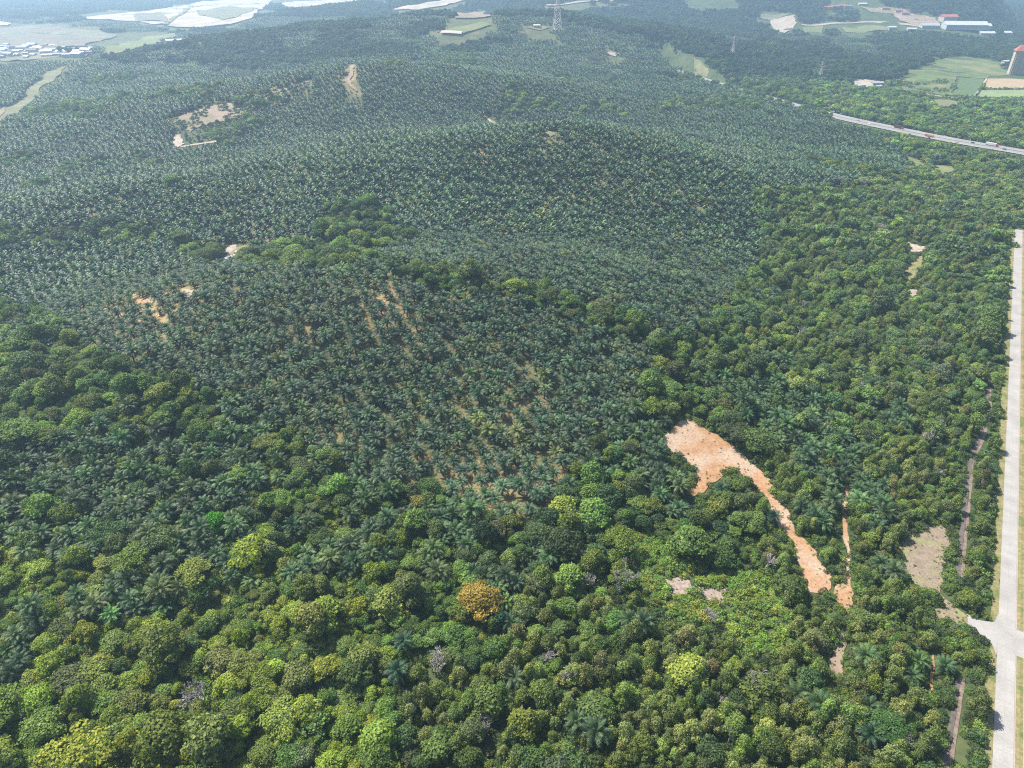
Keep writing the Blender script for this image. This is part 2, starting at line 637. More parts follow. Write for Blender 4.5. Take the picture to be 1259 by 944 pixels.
def soil_amount(px, py, x, y):
    s = np.zeros(np.shape(px))
    for cx, cy, sx, sy, a in SOIL_SPOTS:
        s = np.maximum(s, a * np.exp(-.5 * (((px - cx) / sx) ** 2 + ((py - cy) / sy) ** 2)))
    n = vnoise(x, y, 26, 3) * .45 + vnoise(x, y, 9, 4) * .55
    return np.clip(s * (.1 + 1.3 * n) + .2 * sstep(.5, .8, n), 0, 1)


PX, PY, _d = project(verts[:, 0], verts[:, 1], verts[:, 2])
PLANT_FRONT = [(-700, 300), (0, 372), (60, 392), (105, 425), (165, 455), (235, 478), (300, 500), (350, 530), (390, 562), (440, 588), (480, 602), (540, 598), (575, 632), (620, 652), (672, 640),
               (690, 592), (760, 522), (790, 490), (812, 440), (860, 412), (890, 372), (930, 322), (938, 282), (922, 244), (1000, 236), (1112, 216), (1115, 196), (1060, 160), (960, 132), (830, 95), (760, 40), (700, -80), (-900, -80)]
soil = np.maximum(.07, soil_amount(PX, PY, verts[:, 0], verts[:, 1])) * in_poly(PX, PY, PLANT_FRONT)
me = bpy.data.meshes.new('ground')
me.vertices.add(len(verts))
me.vertices.foreach_set('co', verts.ravel())
me.loops.add(quads.size)
me.loops.foreach_set('vertex_index', quads.ravel().astype(np.int32))
me.polygons.add(len(quads))
me.polygons.foreach_set('loop_start', np.arange(0, quads.size, 4, dtype=np.int32))
me.update(calc_edges=True)
me.polygons.foreach_set('use_smooth', np.ones(len(quads), bool))
a = me.attributes.new('soil', 'FLOAT', 'POINT')
a.data.foreach_set('value', soil.astype(np.float32))
m, nt, b = new_mat('undergrowth_ground')
c1, f1 = noise_col(nt, .35, (.035, .055, .02), (.075, .1, .035))
c2, f2 = noise_col(nt, .05, (.03, .045, .02), (.09, .1, .045), .4, .7)
base = mix(nt, .5, c1, c2)
so, _ = noise_col(nt, .25, (.3, .175, .09), (.34, .27, .14))
at = N(nt, 'ShaderNodeAttribute', attribute_name='soil')
base = mix(nt, at.outputs['Fac'], base, so)
nt.links.new(base, b.inputs['Base Color'])
b.inputs['Roughness'].default_value = .95
b.inputs['Specular IOR Level'].default_value = .1
me.materials.append(m)
ground = bpy.data.objects.new('ground', me)
COL.objects.link(ground)
tag(ground, 'hilly ground under the palms and trees, dark undergrowth with patches of orange soil', kind='structure')

# ------------------------------------------------------------------ ground sheets: clearings, tracks, fields
SOILM = simple_mat('orange_soil', (.42, .255, .14), (.36, .2, .105), .35, .95, big=(.045, (.45, .34, .25), .46, .6), bump=.3, mottle=0.9)
PALE = simple_mat('pale_sand', (.44, .38, .31), (.36, .3, .24), .05, .95, mottle=0.25)
WHITE_SAND = simple_mat('white_sand', (.46, .4, .33), (.36, .31, .24), .02, .95, mottle=0.018)
TAN = simple_mat('tan_field', (.21, .175, .125), (.17, .145, .1), .02, .95, big=(.006, (.17, .18, .11), .45, .6), mottle=0.02)
OLIVE = simple_mat('olive_field', (.2, .2, .1), (.16, .17, .08), .03, .95, mottle=0.05)
GREENF = simple_mat('green_field', (.17, .21, .075), (.12, .16, .055), .03, .95, big=(.012, (.2, .2, .09), .46, .6), mottle=0.03)
MEADOW = simple_mat('meadow_grass', (.12, .165, .05), (.09, .13, .04), .03, .95, big=(.015, (.19, .19, .08), .46, .6), mottle=0.05)
PLOT = simple_mat('vegetable_plot', (.11, .17, .065), (.085, .13, .05), .12, .95, mottle=0.12)
DRYG = simple_mat('dry_grass', (.3, .25, .13), (.2, .2, .085), .5, .95, big=(.12, (.14, .17, .05), .5, .62), bump=.3, mottle=1.3)
BARE = simple_mat('bare_field', (.29, .235, .175), (.22, .18, .13), .3, .95, big=(.09, (.25, .25, .12), .5, .62), bump=.2, mottle=1.1)
PINK = simple_mat('pinkish_soil', (.34, .27, .21), (.27, .2, .15), .03, .95, big=(.012, (.2, .18, .1), .48, .62), mottle=0.12)
GREYR = simple_mat('grey_rubble', (.38, .31, .27), (.26, .2, .17), .8, .95, bump=.6, mottle=1.4)
DITCH = simple_mat('dark_ditch_and_shade', (.09, .08, .075), (.16, .13, .115), .6, .7)  # dark ditch tone; the lower stretch uses it as painted tree shade
BANK = simple_mat('ditch_bank', (.26, .2, .165), (.18, .14, .11), .5, .95, bump=.4, mottle=1.2)
DARKG = simple_mat('dark_yard', (.3, .29, .28), (.24, .23, .22), .05, .9)

CLEAR = []          # world polygons kept free of plants: (polygon, margin line)


def densify(P, step):
    out = []
    n = len(P)
    for i in range(n):
        a, b_ = P[i], P[(i + 1) % n]
        k = max(1, int(np.hypot(*(b_ - a)) / step))
        for j in range(k):
            out.append(a + (b_ - a) * (j / k))
    return np.array(out)


def sheet(name, label, px, mat, lift=None, rough=1.0, clear=True, cat=None, step=None):
    W = unproject(px)[:, :2]
    ext = max(np.ptp(W[:, 0]), np.ptp(W[:, 1]))
    st = step or max(1.5, ext / 45)
    B = densify(W, st)
    if rough:
        nx_ = vnoise(B[:, 0], B[:, 1], st * 3.1, 7) - .5
        ny_ = vnoise(B[:, 0], B[:, 1], st * 3.1, 9) - .5
        B = B + np.stack([nx_, ny_], 1) * st * 3.2 * rough + np.stack([vnoise(B[:, 0], B[:, 1], st * 1.2, 17) - .5, vnoise(B[:, 0], B[:, 1], st * 1.2, 19) - .5], 1) * st * 1.3 * rough
    x0, y0 = B.min(0)
    x1, y1 = B.max(0)
    gs = st * 1.6
    G = np.stack(np.meshgrid(np.arange(x0, x1, gs), np.arange(y0, y1, gs)), -1).reshape(-1, 2)
    if len(G):
        G = G[in_poly(G[:, 0], G[:, 1], B)]
    pts = [Vector(p) for p in B] + [Vector(p) for p in G]
    nb = len(B)
    v, e, f, *_ = delaunay_2d_cdt(pts, [(i, (i + 1) % nb) for i in range(nb)], [], 1, 1e-4)
    v = np.array([(p.x, p.y) for p in v])
    dist = np.hypot(v[:, 0].mean(), v[:, 1].mean())
    if lift is None:
        lift = .12 + max(0, dist - 500) * .0011
    z = height(v[:, 0], v[:, 1]) + lift
    o = mesh_obj(name, np.column_stack([v, z]).tolist(), [tuple(q) for q in f], mat)
    for p in o.data.polygons:
        if p.normal.z < 0:
            p.flip()
    tag(o, label, cat, kind='structure')
    if clear:
        CLEAR.append(B)
    return o


def ribbon(name, label, px, width, mat, lift=.16, clear=1.0, world=None, jit=.0, step=4.0, kind='structure', side=None):
    W = np.asarray(world, float) if world is not None else unproject(px)[:, :2]
    D = [W[0]]
    for a, b_ in zip(W[:-1], W[1:]):
        k = max(1, int(np.hypot(*(b_ - a)) / step))
        for j in range(1, k + 1):
            D.append(a + (b_ - a) * j / k)
    D = np.array(D)
    for _ in range(6):
        D[1:-1] = (D[:-2] + 2 * D[1:-1] + D[2:]) / 4
    T = np.gradient(D, axis=0)
    T /= np.linalg.norm(T, axis=1)[:, None] + 1e-9
    Nn = np.stack([T[:, 1], -T[:, 0]], 1)
    al = np.concatenate([[0], np.cumsum(np.hypot(*np.diff(D, axis=0).T))])
    a0, a1 = (-width / 2, width / 2) if side is None else side
    nl = 4
    V, UV, F = [], [], []
    for k in range(nl + 1):
        o_ = a0 + (a1 - a0) * k / nl
        ww = o_ + (jit * (vnoise(al, al * 0 + k * 3.3, 5, 2) - .5) * (1 if k in (0, nl) else 0))
        Q = D + Nn * ww[:, None] if np.ndim(ww) else D + Nn * ww
        z = height(Q[:, 0], Q[:, 1]) + lift
        V += np.column_stack([Q, z]).tolist()
        UV += np.column_stack([np.full(len(D), o_), al]).tolist()
    n = len(D)
    for k in range(nl):
        for i in range(n - 1):
            F.append((k * n + i, (k + 1) * n + i, (k + 1) * n + i + 1, k * n + i + 1))
    ob = mesh_obj(name, V, F, mat, uv=UV)
    tag(ob, label, kind=kind)
    if clear:
        CL_LINES.append((D, max(abs(a0), abs(a1)) + clear))
    return ob


CL_LINES = []
z5 = lambda *q: [(780 + x / 2.55, 480 + y / 2.55) for x, y in q]
sheet('bare_clearing', 'bare orange earth clearing widening at the top of a dirt slope', z5((155, 84), (185, 98), (215, 118), (290, 165), (350, 215), (372, 245), (330, 262), (300, 246), (250, 290), (210, 325), (165, 348), (158, 322), (198, 292), (196, 252), (150, 205), (118, 195), (84, 152)), SOILM, .35, .5)
sheet('dirt_slope', 'rutted orange dirt slope running down from the bare clearing', z5((352, 216), (380, 240), (405, 270), (470, 370), (530, 462), (592, 556), (622, 612), (612, 640), (560, 634), (518, 560), (500, 480), (448, 414), (405, 338), (365, 292), (318, 262), (330, 225)), SOILM, .3, .6)
sheet('dirt_junction', 'orange dirt patch where the two dirt tracks meet', z5((628, 608), (682, 600), (686, 672), (668, 700), (640, 672), (622, 640)), SOILM, .34, .5)
ribbon('dirt_track', 'narrow yellowish dirt track climbing between the trees from the orange junction', z5((664, 612), (676, 560), (672, 510), (662, 460), (655, 400), (664, 345), (668, 300)), 2.2, SOILM, .2, .3, jit=1.6)
sheet('dirt_track_end', 'pinkish end of the dirt track among acacias', z5((636, 758), (664, 768), (662, 830), (650, 890), (630, 902), (610, 880), (628, 820)), PINK, .3, .5)
sheet('rubble_patch', 'pale rubble patch beside the lime green creepers', [(817, 712), (832, 710), (846, 716), (850, 726), (838, 735), (820, 732)], GREYR, .3, .6)
sheet('rubble_strip', 'pale strip of rubble right of the rubble patch', [(852, 724), (872, 722), (895, 724), (892, 738), (876, 744), (860, 734)], GREYR, .3, .6)
sheet('bare_field', 'bare grey brown field beside the ditch', [(1101, 672), (1112, 664), (1128, 656), (1146, 643), (1158, 646), (1167, 655), (1163, 690), (1160, 710), (1157, 730), (1140, 724), (1124, 716), (1112, 704)], BARE, .22, .4)
sheet('field_entrance', 'brown earth track between the bare field and the side road', [(1157, 728), (1164, 736), (1176, 746), (1190, 755), (1192, 772), (1178, 768), (1160, 765), (1142, 762), (1152, 748)], BARE, .18, .4)
ribbon('ditch', 'dark drainage ditch running through the trees beside the road', [(1216, 470), (1215, 488), (1216, 506), (1211, 524), (1206, 543), (1195, 563), (1191.5, 592), (1188.5, 622), (1185.5, 650), (1182, 690), (1180, 712)][::-1], 2.6, DITCH, .14, .3, jit=.7, side=(-1.7, .2))
ribbon('ditch_bank', 'pinkish earth bank along the drainage ditch', [(1216, 470), (1215, 488), (1216, 506), (1211, 524), (1206, 543), (1195, 563), (1191.5, 592), (1188.5, 622), (1185.5, 650), (1182, 690), (1180, 712)][::-1], 2.6, BANK, .22, .2, jit=.7, side=(.2, 1.5))
ribbon('ditch', 'lower stretch of ditch near the road junction, dark with painted tree shade', [(1182, 833), (1177, 868), (1170, 912), (1164, 960), (1158, 1000)][::-1], 2.0, DITCH, .14, .3, jit=.6, side=(-1.6, 0))  # shadow of the trees on the left, painted as a dark strip
ribbon('ditch_bank', 'grey brown bank beside the lower stretch of ditch', [(1182, 833), (1177, 868), (1170, 912), (1164, 960), (1158, 1000)][::-1], 2.0, BANK, .22, .2, jit=.6, side=(0, 1.2))
ribbon('red_path', 'thin red earth path between the acacias', [(1147, 806), (1145, 830), (1143, 862)], 1.1, SOILM, .2, .2, jit=.8)
sheet('small_clearing', 'small pale clearing in the woods near the road', [(1112, 292), (1120, 300), (1138, 303), (1140, 306), (1128, 313), (1122, 312)], PALE, .3, .4)
sheet('tan_glade', 'tan grassy glade beside the vivid green hedge', [(1112, 332), (1126, 318), (1136, 314), (1133, 328), (1122, 346), (1114, 346)], DRYG, .3, .4)
sheet('earth_gap', 'small tan earth gap below the grassy glade', [(1116, 355), (1128, 356), (1130, 361), (1120, 366)], PALE, .3, .4)
sheet('sand_patch', 'yellow sand patch on the palm hill', [(224, 356), (236, 357), (241, 366), (234, 371), (226, 366)], PALE, .4, .5)
sheet('earth_patch', 'orange earth patch on the palm hill', [(171, 372), (180, 368), (188, 371), (184, 377), (174, 378)], SOILM, .4, .5)
sheet('hill_track', 'pale curved track in the valley behind the palm hill', [(252, 334), (262, 326), (276, 315), (290, 305), (303, 302), (304, 309), (290, 318), (275, 328), (264, 334)], PINK, .5, .3)
sheet('track_bank', 'tan earth bank above the pale curved track', [(276, 304), (290, 301), (292, 307), (280, 314)], PALE, .5, .4)
sheet('bald_hilltop', 'bald pinkish hilltop with scattered bushes', [(212, 146), (225, 141), (243, 133), (262, 129), (286, 128), (299, 137), (298, 143), (283, 149), (262, 151), (245, 157), (232, 163), (228, 153), (214, 150)], PINK, 1.0, 1.3, clear=True)
sheet('hill_scar', 'pale scar below the bald hilltop', [(212, 176), (216, 166), (222, 166), (226, 178), (218, 182)], PALE, 1.0, .6)
ribbon('hill_scar_track', 'faint pale track below the bald hilltop', [(222, 181), (240, 178), (268, 174)], 5, PALE, .8, 2, jit=3)
ribbon('ridge_track', 'pale track along the ridge behind the bald hilltop', [(298, 132), (320, 121), (335, 114), (350, 111), (380, 100)], 5, PINK, 1.0, 1, jit=5)
ribbon('winding_track', 'winding pink dirt track on a far palm hill', [(434, 80), (433, 90), (428, 101), (431, 106), (437, 108), (439, 113)], 5, PINK, 1.2, 3, jit=4)
sheet('sand_field', 'broad bright sand field far beyond the palms', [(104, 22), (160, 16), (212, 10), (246, 3), (300, -1), (334, 0), (322, 12), (308, 23), (298, 28), (285, 31), (262, 33), (230, 34), (206, 33), (184, 31), (164, 27), (120, 25)], WHITE_SAND, 4, .3)
sheet('brown_field', 'brown ploughed strip on the sand field', [(166, 18), (200, 17), (208, 28), (167, 28)], TAN, 6, .2, clear=False)
sheet('olive_field', 'olive green strip on the sand field', [(242, 14), (284, 9), (318, 11), (296, 22), (276, 27), (246, 20)], OLIVE, 6, .3, clear=False)
for pts_, lab_ in (([(150, 20), (215, 18), (290, 15)], 'thin green bank across the broad sand field, the nearer one'), ([(205, 12), (262, 7), (320, 6)], 'thin green bank across the broad sand field, the farther one'), ([(205, 32), (222, 20), (236, 8)], 'green bank dividing the broad sand field lengthwise')):
    ribbon('field_bank', lab_, pts_, 16, OLIVE, 6.5, 0, jit=12)
sheet('sand_field', 'bright white sand field in the farthest distance', [(345, 5), (380, 2), (420, -1), (460, -5), (440, 2), (400, 8), (366, 10), (350, 8)], WHITE_SAND, 4, .3)
sheet('tan_plain', 'pale tan plain beyond the white village', [(-80, 36), (0, 35), (30, 32), (62, 31), (82, 36), (110, 38), (142, 44), (118, 52), (96, 57), (60, 59), (0, 57), (-80, 56)], TAN, 3, .3)
sheet('pale_strip', 'bright narrow strip of bare ground on the far plain', [(-20, 28), (14, 29), (10, 32), (-20, 32)], WHITE_SAND, 3, .2)
sheet('grass_strip', 'long green strip of grass beside a line of dark trees', [(130, 61), (150, 55), (176, 47), (216, 41), (214, 48), (190, 56), (160, 63), (136, 67)], GREENF, 2.5, .3)
sheet('cut_slope', 'grassy cut slope with reddish earth at its foot', [(-30, 152), (0, 140), (22, 124), (40, 106), (58, 88), (84, 80), (72, 94), (52, 108), (36, 126), (14, 146), (-20, 166)], OLIVE, 1.2, .4)
sheet('red_earth', 'reddish earth at the foot of the cut slope', [(-30, 150), (-2, 136), (10, 132), (4, 142), (-20, 160)], PINK, 1.8, .3)
sheet('sports_field', 'flat pale green field with a white front edge', [(542, 41), (560, 35), (592, 28), (604, 31), (588, 37), (570, 42)], GREENF, 3, .2)
ribbon('field_edge', 'bright white edge of the flat green field', [(542, 41.6), (568, 42.6)], 14, WHITE_SAND, 4.5, 6)
sheet('pink_field', 'pinkish bare field on the far plain', [(556, 24), (575, 17), (596, 14), (603, 20), (580, 23)], PINK, 3, .4)
sheet('white_field', 'long white bare field at the far edge of the plain', [(480, 13), (505, 8), (535, 3), (560, -1), (576, 0), (548, 8), (515, 13)], WHITE_SAND, 4, .4)
ribbon('far_road', 'pale road crossing the far woods behind the pylon', [(672, 7), (700, 5), (725, 2), (770, 1)], 14, PALE, 3, 8)
sheet('white_patch', 'small white bare patch in the far woods', [(745, 62), (753, 65), (763, 66), (756, 70), (748, 68)], WHITE_SAND, 1.5, .4)
sheet('knoll_grass', 'pale grass beside the pylon', [(645, 34), (660, 31), (676, 34), (664, 38)], GREENF, 2, .4)
sheet('verge_grass', 'dry grass slope above the highway', [(853, 72), (862, 76), (872, 88), (868, 95), (855, 93)], OLIVE, 1, .4)
sheet('pale_clearing', 'pale clearing in the far woods', [(946, 25), (960, 22), (976, 18), (979, 30), (975, 36), (964, 41), (954, 38)], PALE, 1.5, .4)
sheet('tan_clearing', 'tan grass beside the pale far clearing', [(930, 18), (950, 16), (970, 17), (960, 22), (946, 25), (936, 23)], TAN, 1.5, .4)
sheet('green_field', 'bright green field by the far pale road', [(986, 34), (1012, 32), (1010, 41), (990, 41)], GREENF, 1.5, .3)
sheet('green_field', 'long bright green field in front of the construction site', [(1034, 34), (1060, 32), (1092, 33), (1090, 38), (1060, 41), (1040, 40)], GREENF, 1.5, .3)
ribbon('far_road', 'pale road passing the bright green fields', [(986, 31), (1015, 30), (1055, 28), (1090, 28), (1120, 31), (1150, 35)], 14, PALE, 1.6, 8)
sheet('construction_site', 'reddish construction site behind the green fields', [(1056, 8), (1076, 9), (1110, 11), (1122, 17), (1150, 22), (1156, 30), (1130, 33), (1106, 26), (1098, 17), (1070, 15)], PINK, 1.8, .4)
sheet('yard', 'pale concrete yard beside the garden road', [(1049, 99), (1064, 98), (1086, 101), (1084, 106), (1068, 108), (1054, 110), (1050, 104)], PALE, .9, .2)
ribbon('garden_road', 'pale lane running past the vegetable plots', [(1084, 106), (1113, 111), (1140, 116), (1168, 120), (1200, 122), (1214, 124)], 5, PALE, .9, 3)
sheet('meadow', 'light green meadow with bushes', [(1105, 102), (1118, 92), (1150, 76), (1190, 70), (1226, 76), (1238, 92), (1212, 96), (1178, 95), (1168, 117), (1140, 114), (1112, 110)], MEADOW, .7, .5)
sheet('vegetable_plot', 'green vegetable plot nearest the far meadow', [(1180, 96), (1211, 97), (1197, 119), (1171, 117)], PLOT, 1.0, .1)
sheet('vegetable_plot', 'tan ploughed plot with red soil beside the apartment tower', [(1215, 97), (1240, 97), (1275, 99), (1275, 109), (1209, 109)], simple_mat('tan_plot', (.4, .3, .18), (.33, .25, .15), .05, .95), 1.0, .1)
sheet('vegetable_plot', 'green plot in front of the tan ploughed plot', [(1207, 111), (1275, 111), (1275, 120), (1201, 120)], simple_mat('green_plot', (.24, .28, .13), (.17, .24, .1), .06, .95), 1.0, .1)
ribbon('plot_path', 'pale path between the vegetable plots', [(1213, 97), (1198, 120)], 4, PALE, 1.1, 0)
sheet('dry_glade', 'dry grass glade below the garden lane', [(1144, 123), (1160, 122), (1180, 126), (1170, 133), (1152, 131)], OLIVE, .8, .4)
sheet('lime_glade', 'lime green grass glade beside the palms below the highway', [(1115, 193), (1130, 197), (1138, 204), (1128, 206), (1118, 200)], GREENF, .7, .5)
sheet('lime_glade', 'wider lime green grass glade between bushes below the highway', [(1150, 204), (1168, 204), (1176, 210), (1160, 214), (1148, 210)], GREENF, .7, .5)
sheet('sand_gap', 'pale sandy gap in the distant palms', [(594, 141), (600, 146), (609, 151), (610, 154), (604, 152)], PALE, 1, .5)
sheet('earth_gap', 'small orange earth gap in the far palms', [(590, 185), (593, 185), (594, 189), (591, 190)], SOILM, .8, .5)
sheet('grass_gap', 'grassy gap with pale soil in the distant palms', [(667, 163), (676, 162), (682, 166), (676, 169)], OLIVE, .9, .5)
sheet('village_ground', 'pale ground between the village houses', [(-30, 58), (20, 56), (60, 56), (112, 62), (108, 69), (60, 72), (30, 76), (-30, 70)], TAN, 2, .3, clear=False)

# ------------------------------------------------------------------ concrete road with median
CONC = N  # placeholder name, replaced below
m, nt, b = new_mat('road_concrete')
col, f = noise_col(nt, .12, (.3, .288, .272), (.225, .213, .2), .3, .7)
col2, f2 = noise_col(nt, 1.5, (1, 1, 1), (.86, .85, .84), .4, .7)
col = mix(nt, 1.0, col, col2, 'MULTIPLY')
uvn = N(nt, 'ShaderNodeUVMap', uv_map='uv')
sx = N(nt, 'ShaderNodeSeparateXYZ')
nt.links.new(uvn.outputs[0], sx.inputs[0])
md = N(nt, 'ShaderNodeMath', operation='PINGPONG')
md.inputs[1].default_value = 2.6
nt.links.new(sx.outputs[1], md.inputs[0])
lt = N(nt, 'ShaderNodeMath', operation='LESS_THAN')
lt.inputs[1].default_value = .07
nt.links.new(md.outputs[0], lt.inputs[0])
col = mix(nt, lt.outputs[0], col, (.2, .185, .17))
ab = N(nt, 'ShaderNodeMath', operation='ABSOLUTE')
nt.links.new(sx.outputs[0], ab.inputs[0])
l2 = N(nt, 'ShaderNodeMath', operation='LESS_THAN')
l2.inputs[1].default_value = .06
nt.links.new(ab.outputs[0], l2.inputs[0])
col = mix(nt, l2.outputs[0], col, (.22, .21, .195))
nt.links.new(col, b.inputs['Base Color'])
b.inputs['Roughness'].default_value = .85
CONC = m
KERB = simple_mat('kerb_concrete', (.42, .34, .31), (.36, .29, .26), .4, .9)

rpt = lambda u, v: R0 + RD * u + RN * v
RW = 5.7
ULEN = (-330, 596)
ribbon('concrete_road', 'long straight pale concrete road beside the woods', None, RW, CONC, .1, 1.6, world=[rpt(ULEN[0], RW / 2), rpt(ULEN[1], RW / 2)], step=20)
ribbon('concrete_road', 'second carriageway of the concrete road beyond the grass median', None, RW, CONC, .1, 2, world=[rpt(ULEN[0], RW * 1.5 + 2.9), rpt(ULEN[1], RW * 1.5 + 2.9)], step=20)
ribbon('road_verge', 'dry grass verge between the woods and the concrete road', None, 3, DRYG, .06, 0, world=[rpt(ULEN[0], -1.2), rpt(ULEN[1], -1.2)], jit=2.2, side=(-1.6, 1.6), step=3)
ribbon('road_verge', 'dry grass verge on the far side of the second carriageway', None, 9, DRYG, .05, 0, world=[rpt(ULEN[0], 2 * RW + 7.5), rpt(ULEN[1], 2 * RW + 7.5)], jit=3, step=6)
# junction: where it lies along the road
uj0 = road_uv(*unproject([(1250, 806)])[0][:2])[0]
uj1 = road_uv(*unproject([(1252, 775)])[0][:2])[0]
for u0, u1, lab in ((ULEN[0], uj0, 'grass median with kerbs below the road junction'), (uj1, ULEN[1], 'grass median with kerbs beyond the road junction')):
    v0, v1 = RW + .05, RW + 2.85
    root = None
    gmb = MB()
    n = 60
    us = np.linspace(u0 + .3, u1 - .3, n)
    P = [rpt(u, v) for u in us for v in (v0 + .3, (v0 + v1) / 2, v1 - .3)]
    V = [(p[0], p[1], .2 + (.12 if i % 3 == 1 else 0)) for i, p in enumerate(P)]
    F = []
    for i in range(n - 1):
        for k in range(2):
            F.append((3 * i + k, 3 * i + k + 1, 3 * i + 4 + k, 3 * i + 3 + k))
    o = mesh_obj('grass_median', V, F, DRYG)
    tag(o, lab, kind='structure')
    kb = MB()
    for va, vb in ((v0, v0 + .3), (v1 - .3, v1)):
        q = [rpt(u0, va), rpt(u0, vb), rpt(u1, vb), rpt(u1, va)]
        kb.poly([(p[0], p[1], .0) for p in q] + [(p[0], p[1], .25) for p in q], [(4, 5, 6, 7), (0, 1, 5, 4), (1, 2, 6, 5), (2, 3, 7, 6), (3, 0, 4, 7)])
    for ua, ub in ((u0, u0 + .3), (u1 - .3, u1)):
        q = [rpt(ua, v0 + .3), rpt(ua, v1 - .3), rpt(ub, v1 - .3), rpt(ub, v0 + .3)]
        kb.poly([(p[0], p[1], .0) for p in q] + [(p[0], p[1], .245) for p in q], [(4, 5, 6, 7), (0, 1, 5, 4), (1, 2, 6, 5), (2, 3, 7, 6), (3, 0, 4, 7)])
    ko = kb.build('kerb', [KERB])
    tag(ko, 'pinkish kerb round the ' + lab.replace('grass median with kerbs', 'grass median'), kind='structure')
# crossover through the median and the stub to the left
q = [rpt(uj0, RW - .02), rpt(uj0, RW + 2.95), rpt(uj1, RW + 2.95), rpt(uj1, RW - .02)]
o = mesh_obj('road_crossover', [(p[0], p[1], .104) for p in q], [(0, 1, 2, 3)], CONC, uv=[(1, 0.5), (3, .5), (3, 2), (1, 2)])
tag(o, 'concrete crossover joining the two carriageways at the junction', kind='structure')
stub = unproject([(1225, 806), (1221, 795), (1211, 782), (1190, 776), (1189, 755), (1206, 763), (1222, 765), (1229, 752)])
us = [(p[0], p[1]) for p in stub]
o = mesh_obj('side_road', [(p[0], p[1], .108) for p in stub], [tuple(range(len(stub)))], CONC, uv=[(1, .5 + i * .2) for i in range(len(stub))])
if o.data.polygons[0].normal.z < 0:
    o.data.polygons[0].flip()
tag(o, 'short concrete side road turning off toward the bare field', kind='structure')
CLEAR.append(np.array(us))

# ------------------------------------------------------------------ highway with traffic
ASPH = simple_mat('highway_concrete', (.3, .285, .275), (.25, .24, .23), .05, .85)
HWP_OLD = [(1330, 209), (1259, 187), (1220, 179.5), (1150, 164), (1100, 154.5), (1060, 147), (1030, 141), (1000, 134.5), (970, 127), (940, 118), (900, 107), (870, 99), (845, 91), (820, 83), (800, 74)]
HW = np.array(HWF)
hw = ribbon('highway', 'pale dual carriageway highway crossing the far woods', None, 30, ASPH, 1.0, 6, world=HW, side=(-15, 15), step=12)
HL = ribbon('highway_median', 'grey barrier median along the highway', None, 1.6, simple_mat('median_grey', (.2, .2, .18), (.12, .15, .08), .1), 1.25, 0, world=HW, side=(-.9, .9), step=12)
for s_, lab in ((-14.2, 'white edge line on one side of the highway'), (13.8, 'white edge line on the opposite side of the highway')):
    ribbon('edge_line', lab, None, .5, simple_mat('line_paint', (.8, .8, .78)), 1.06, 0, world=HW, side=(s_, s_ + .5), step=12)


def hw_at(px, off):
    """position and heading on the highway at a photo column"""
    P, Q = project(HW[:, 0], HW[:, 1], height(HW[:, 0], HW[:, 1]))[0:2]
    i = int(np.argmin(np.abs(P - px)))
    i = min(max(i, 1), len(HW) - 2)
    j = i - 1 if (P[i - 1] - px) * (P[i] - px) <= 0 else i + 1
    t = (px - P[i]) / (P[j] - P[i] + 1e-9)
    p = HW[i] + (HW[j] - HW[i]) * t
    d = HW[i - 1] - HW[i + 1]
    d = d / np.hypot(*d)
    n = np.array([d[1], -d[0]])
    p = p + n * off
    return (p[0], p[1], float(height(p[0], p[1])) + 1.0), math.atan2(d[1], d[0])


PAINT = {k: simple_mat('paint_' + k, c, None, 1, .4) for k, c in dict(red=(.5, .05, .04), maroon=(.12, .03, .04), orange=(.62, .2, .03), white=(.8, .8, .8), silver=(.45, .46, .48), dark=(.04, .045, .055), blue=(.06, .12, .3), tan=(.5, .42, .3)).items()}
RUBBER = simple_mat('tyre_rubber', (.02, .02, .02))
GLASSM = simple_mat('vehicle_glass', (.03, .04, .05), None, 1, .1)


def wheels(root, xs, half, r=.5):
    for x in xs:
        for s in (-1, 1):
            w_ = MB()
            w_.tube((x, s * half - .15, r), (x, s * half + .15, r), r, r, 10, cap=True)
            w_.build('wheel', [RUBBER], root)


def truck(px, off, label, cab, load, flip=False, L=13.0, low=False):
    loc, a = hw_at(px, off)
    e = empty('truck', loc, a + (math.pi if flip else 0))
    tag(e, label, 'truck')
    m_ = MB()
    m_.box(L / 2 - 2.4, L / 2, -1.25, 1.25, .55, 2.9, taper=.12)
    c = m_.build('cab', [cab], e)
    g = MB()
    g.box(L / 2 - .22, L / 2 + .01, -1.08, 1.08, 1.7, 2.6)
    g.build('windscreen', [GLASSM], c)
    l = MB()
    if low:
        l.box(-L / 2, L / 2 - 2.7, -1.25, 1.25, 1.0, 1.3)
        l.box(-L / 2, L / 2 - 2.7, -1.25, -1.17, 1.3, 2.5)
        l.box(-L / 2, L / 2 - 2.7, 1.17, 1.25, 1.3, 2.5)
        l.box(-L / 2, -L / 2 + .1, -1.17, 1.17, 1.3, 2.5)
        l.box(-L / 2 + .2, L / 2 - 2.9, -1.1, 1.1, 1.3, 2.35, taper=.2)
    else:
        l.box(-L / 2, L / 2 - 2.7, -1.3, 1.3, 1.05, 3.7)
    l.build('cargo_body', [load], e)
    ch = MB()
    ch.box(-L / 2 + .2, L / 2 - .3, -.5, .5, .6, .98)
    ch.build('chassis', [PAINT['dark']], e)
    wheels(e, (L / 2 - 1.4, -L / 2 + 1.2, -L / 2 + 2.5, L / 2 - 4.4), 1.1)


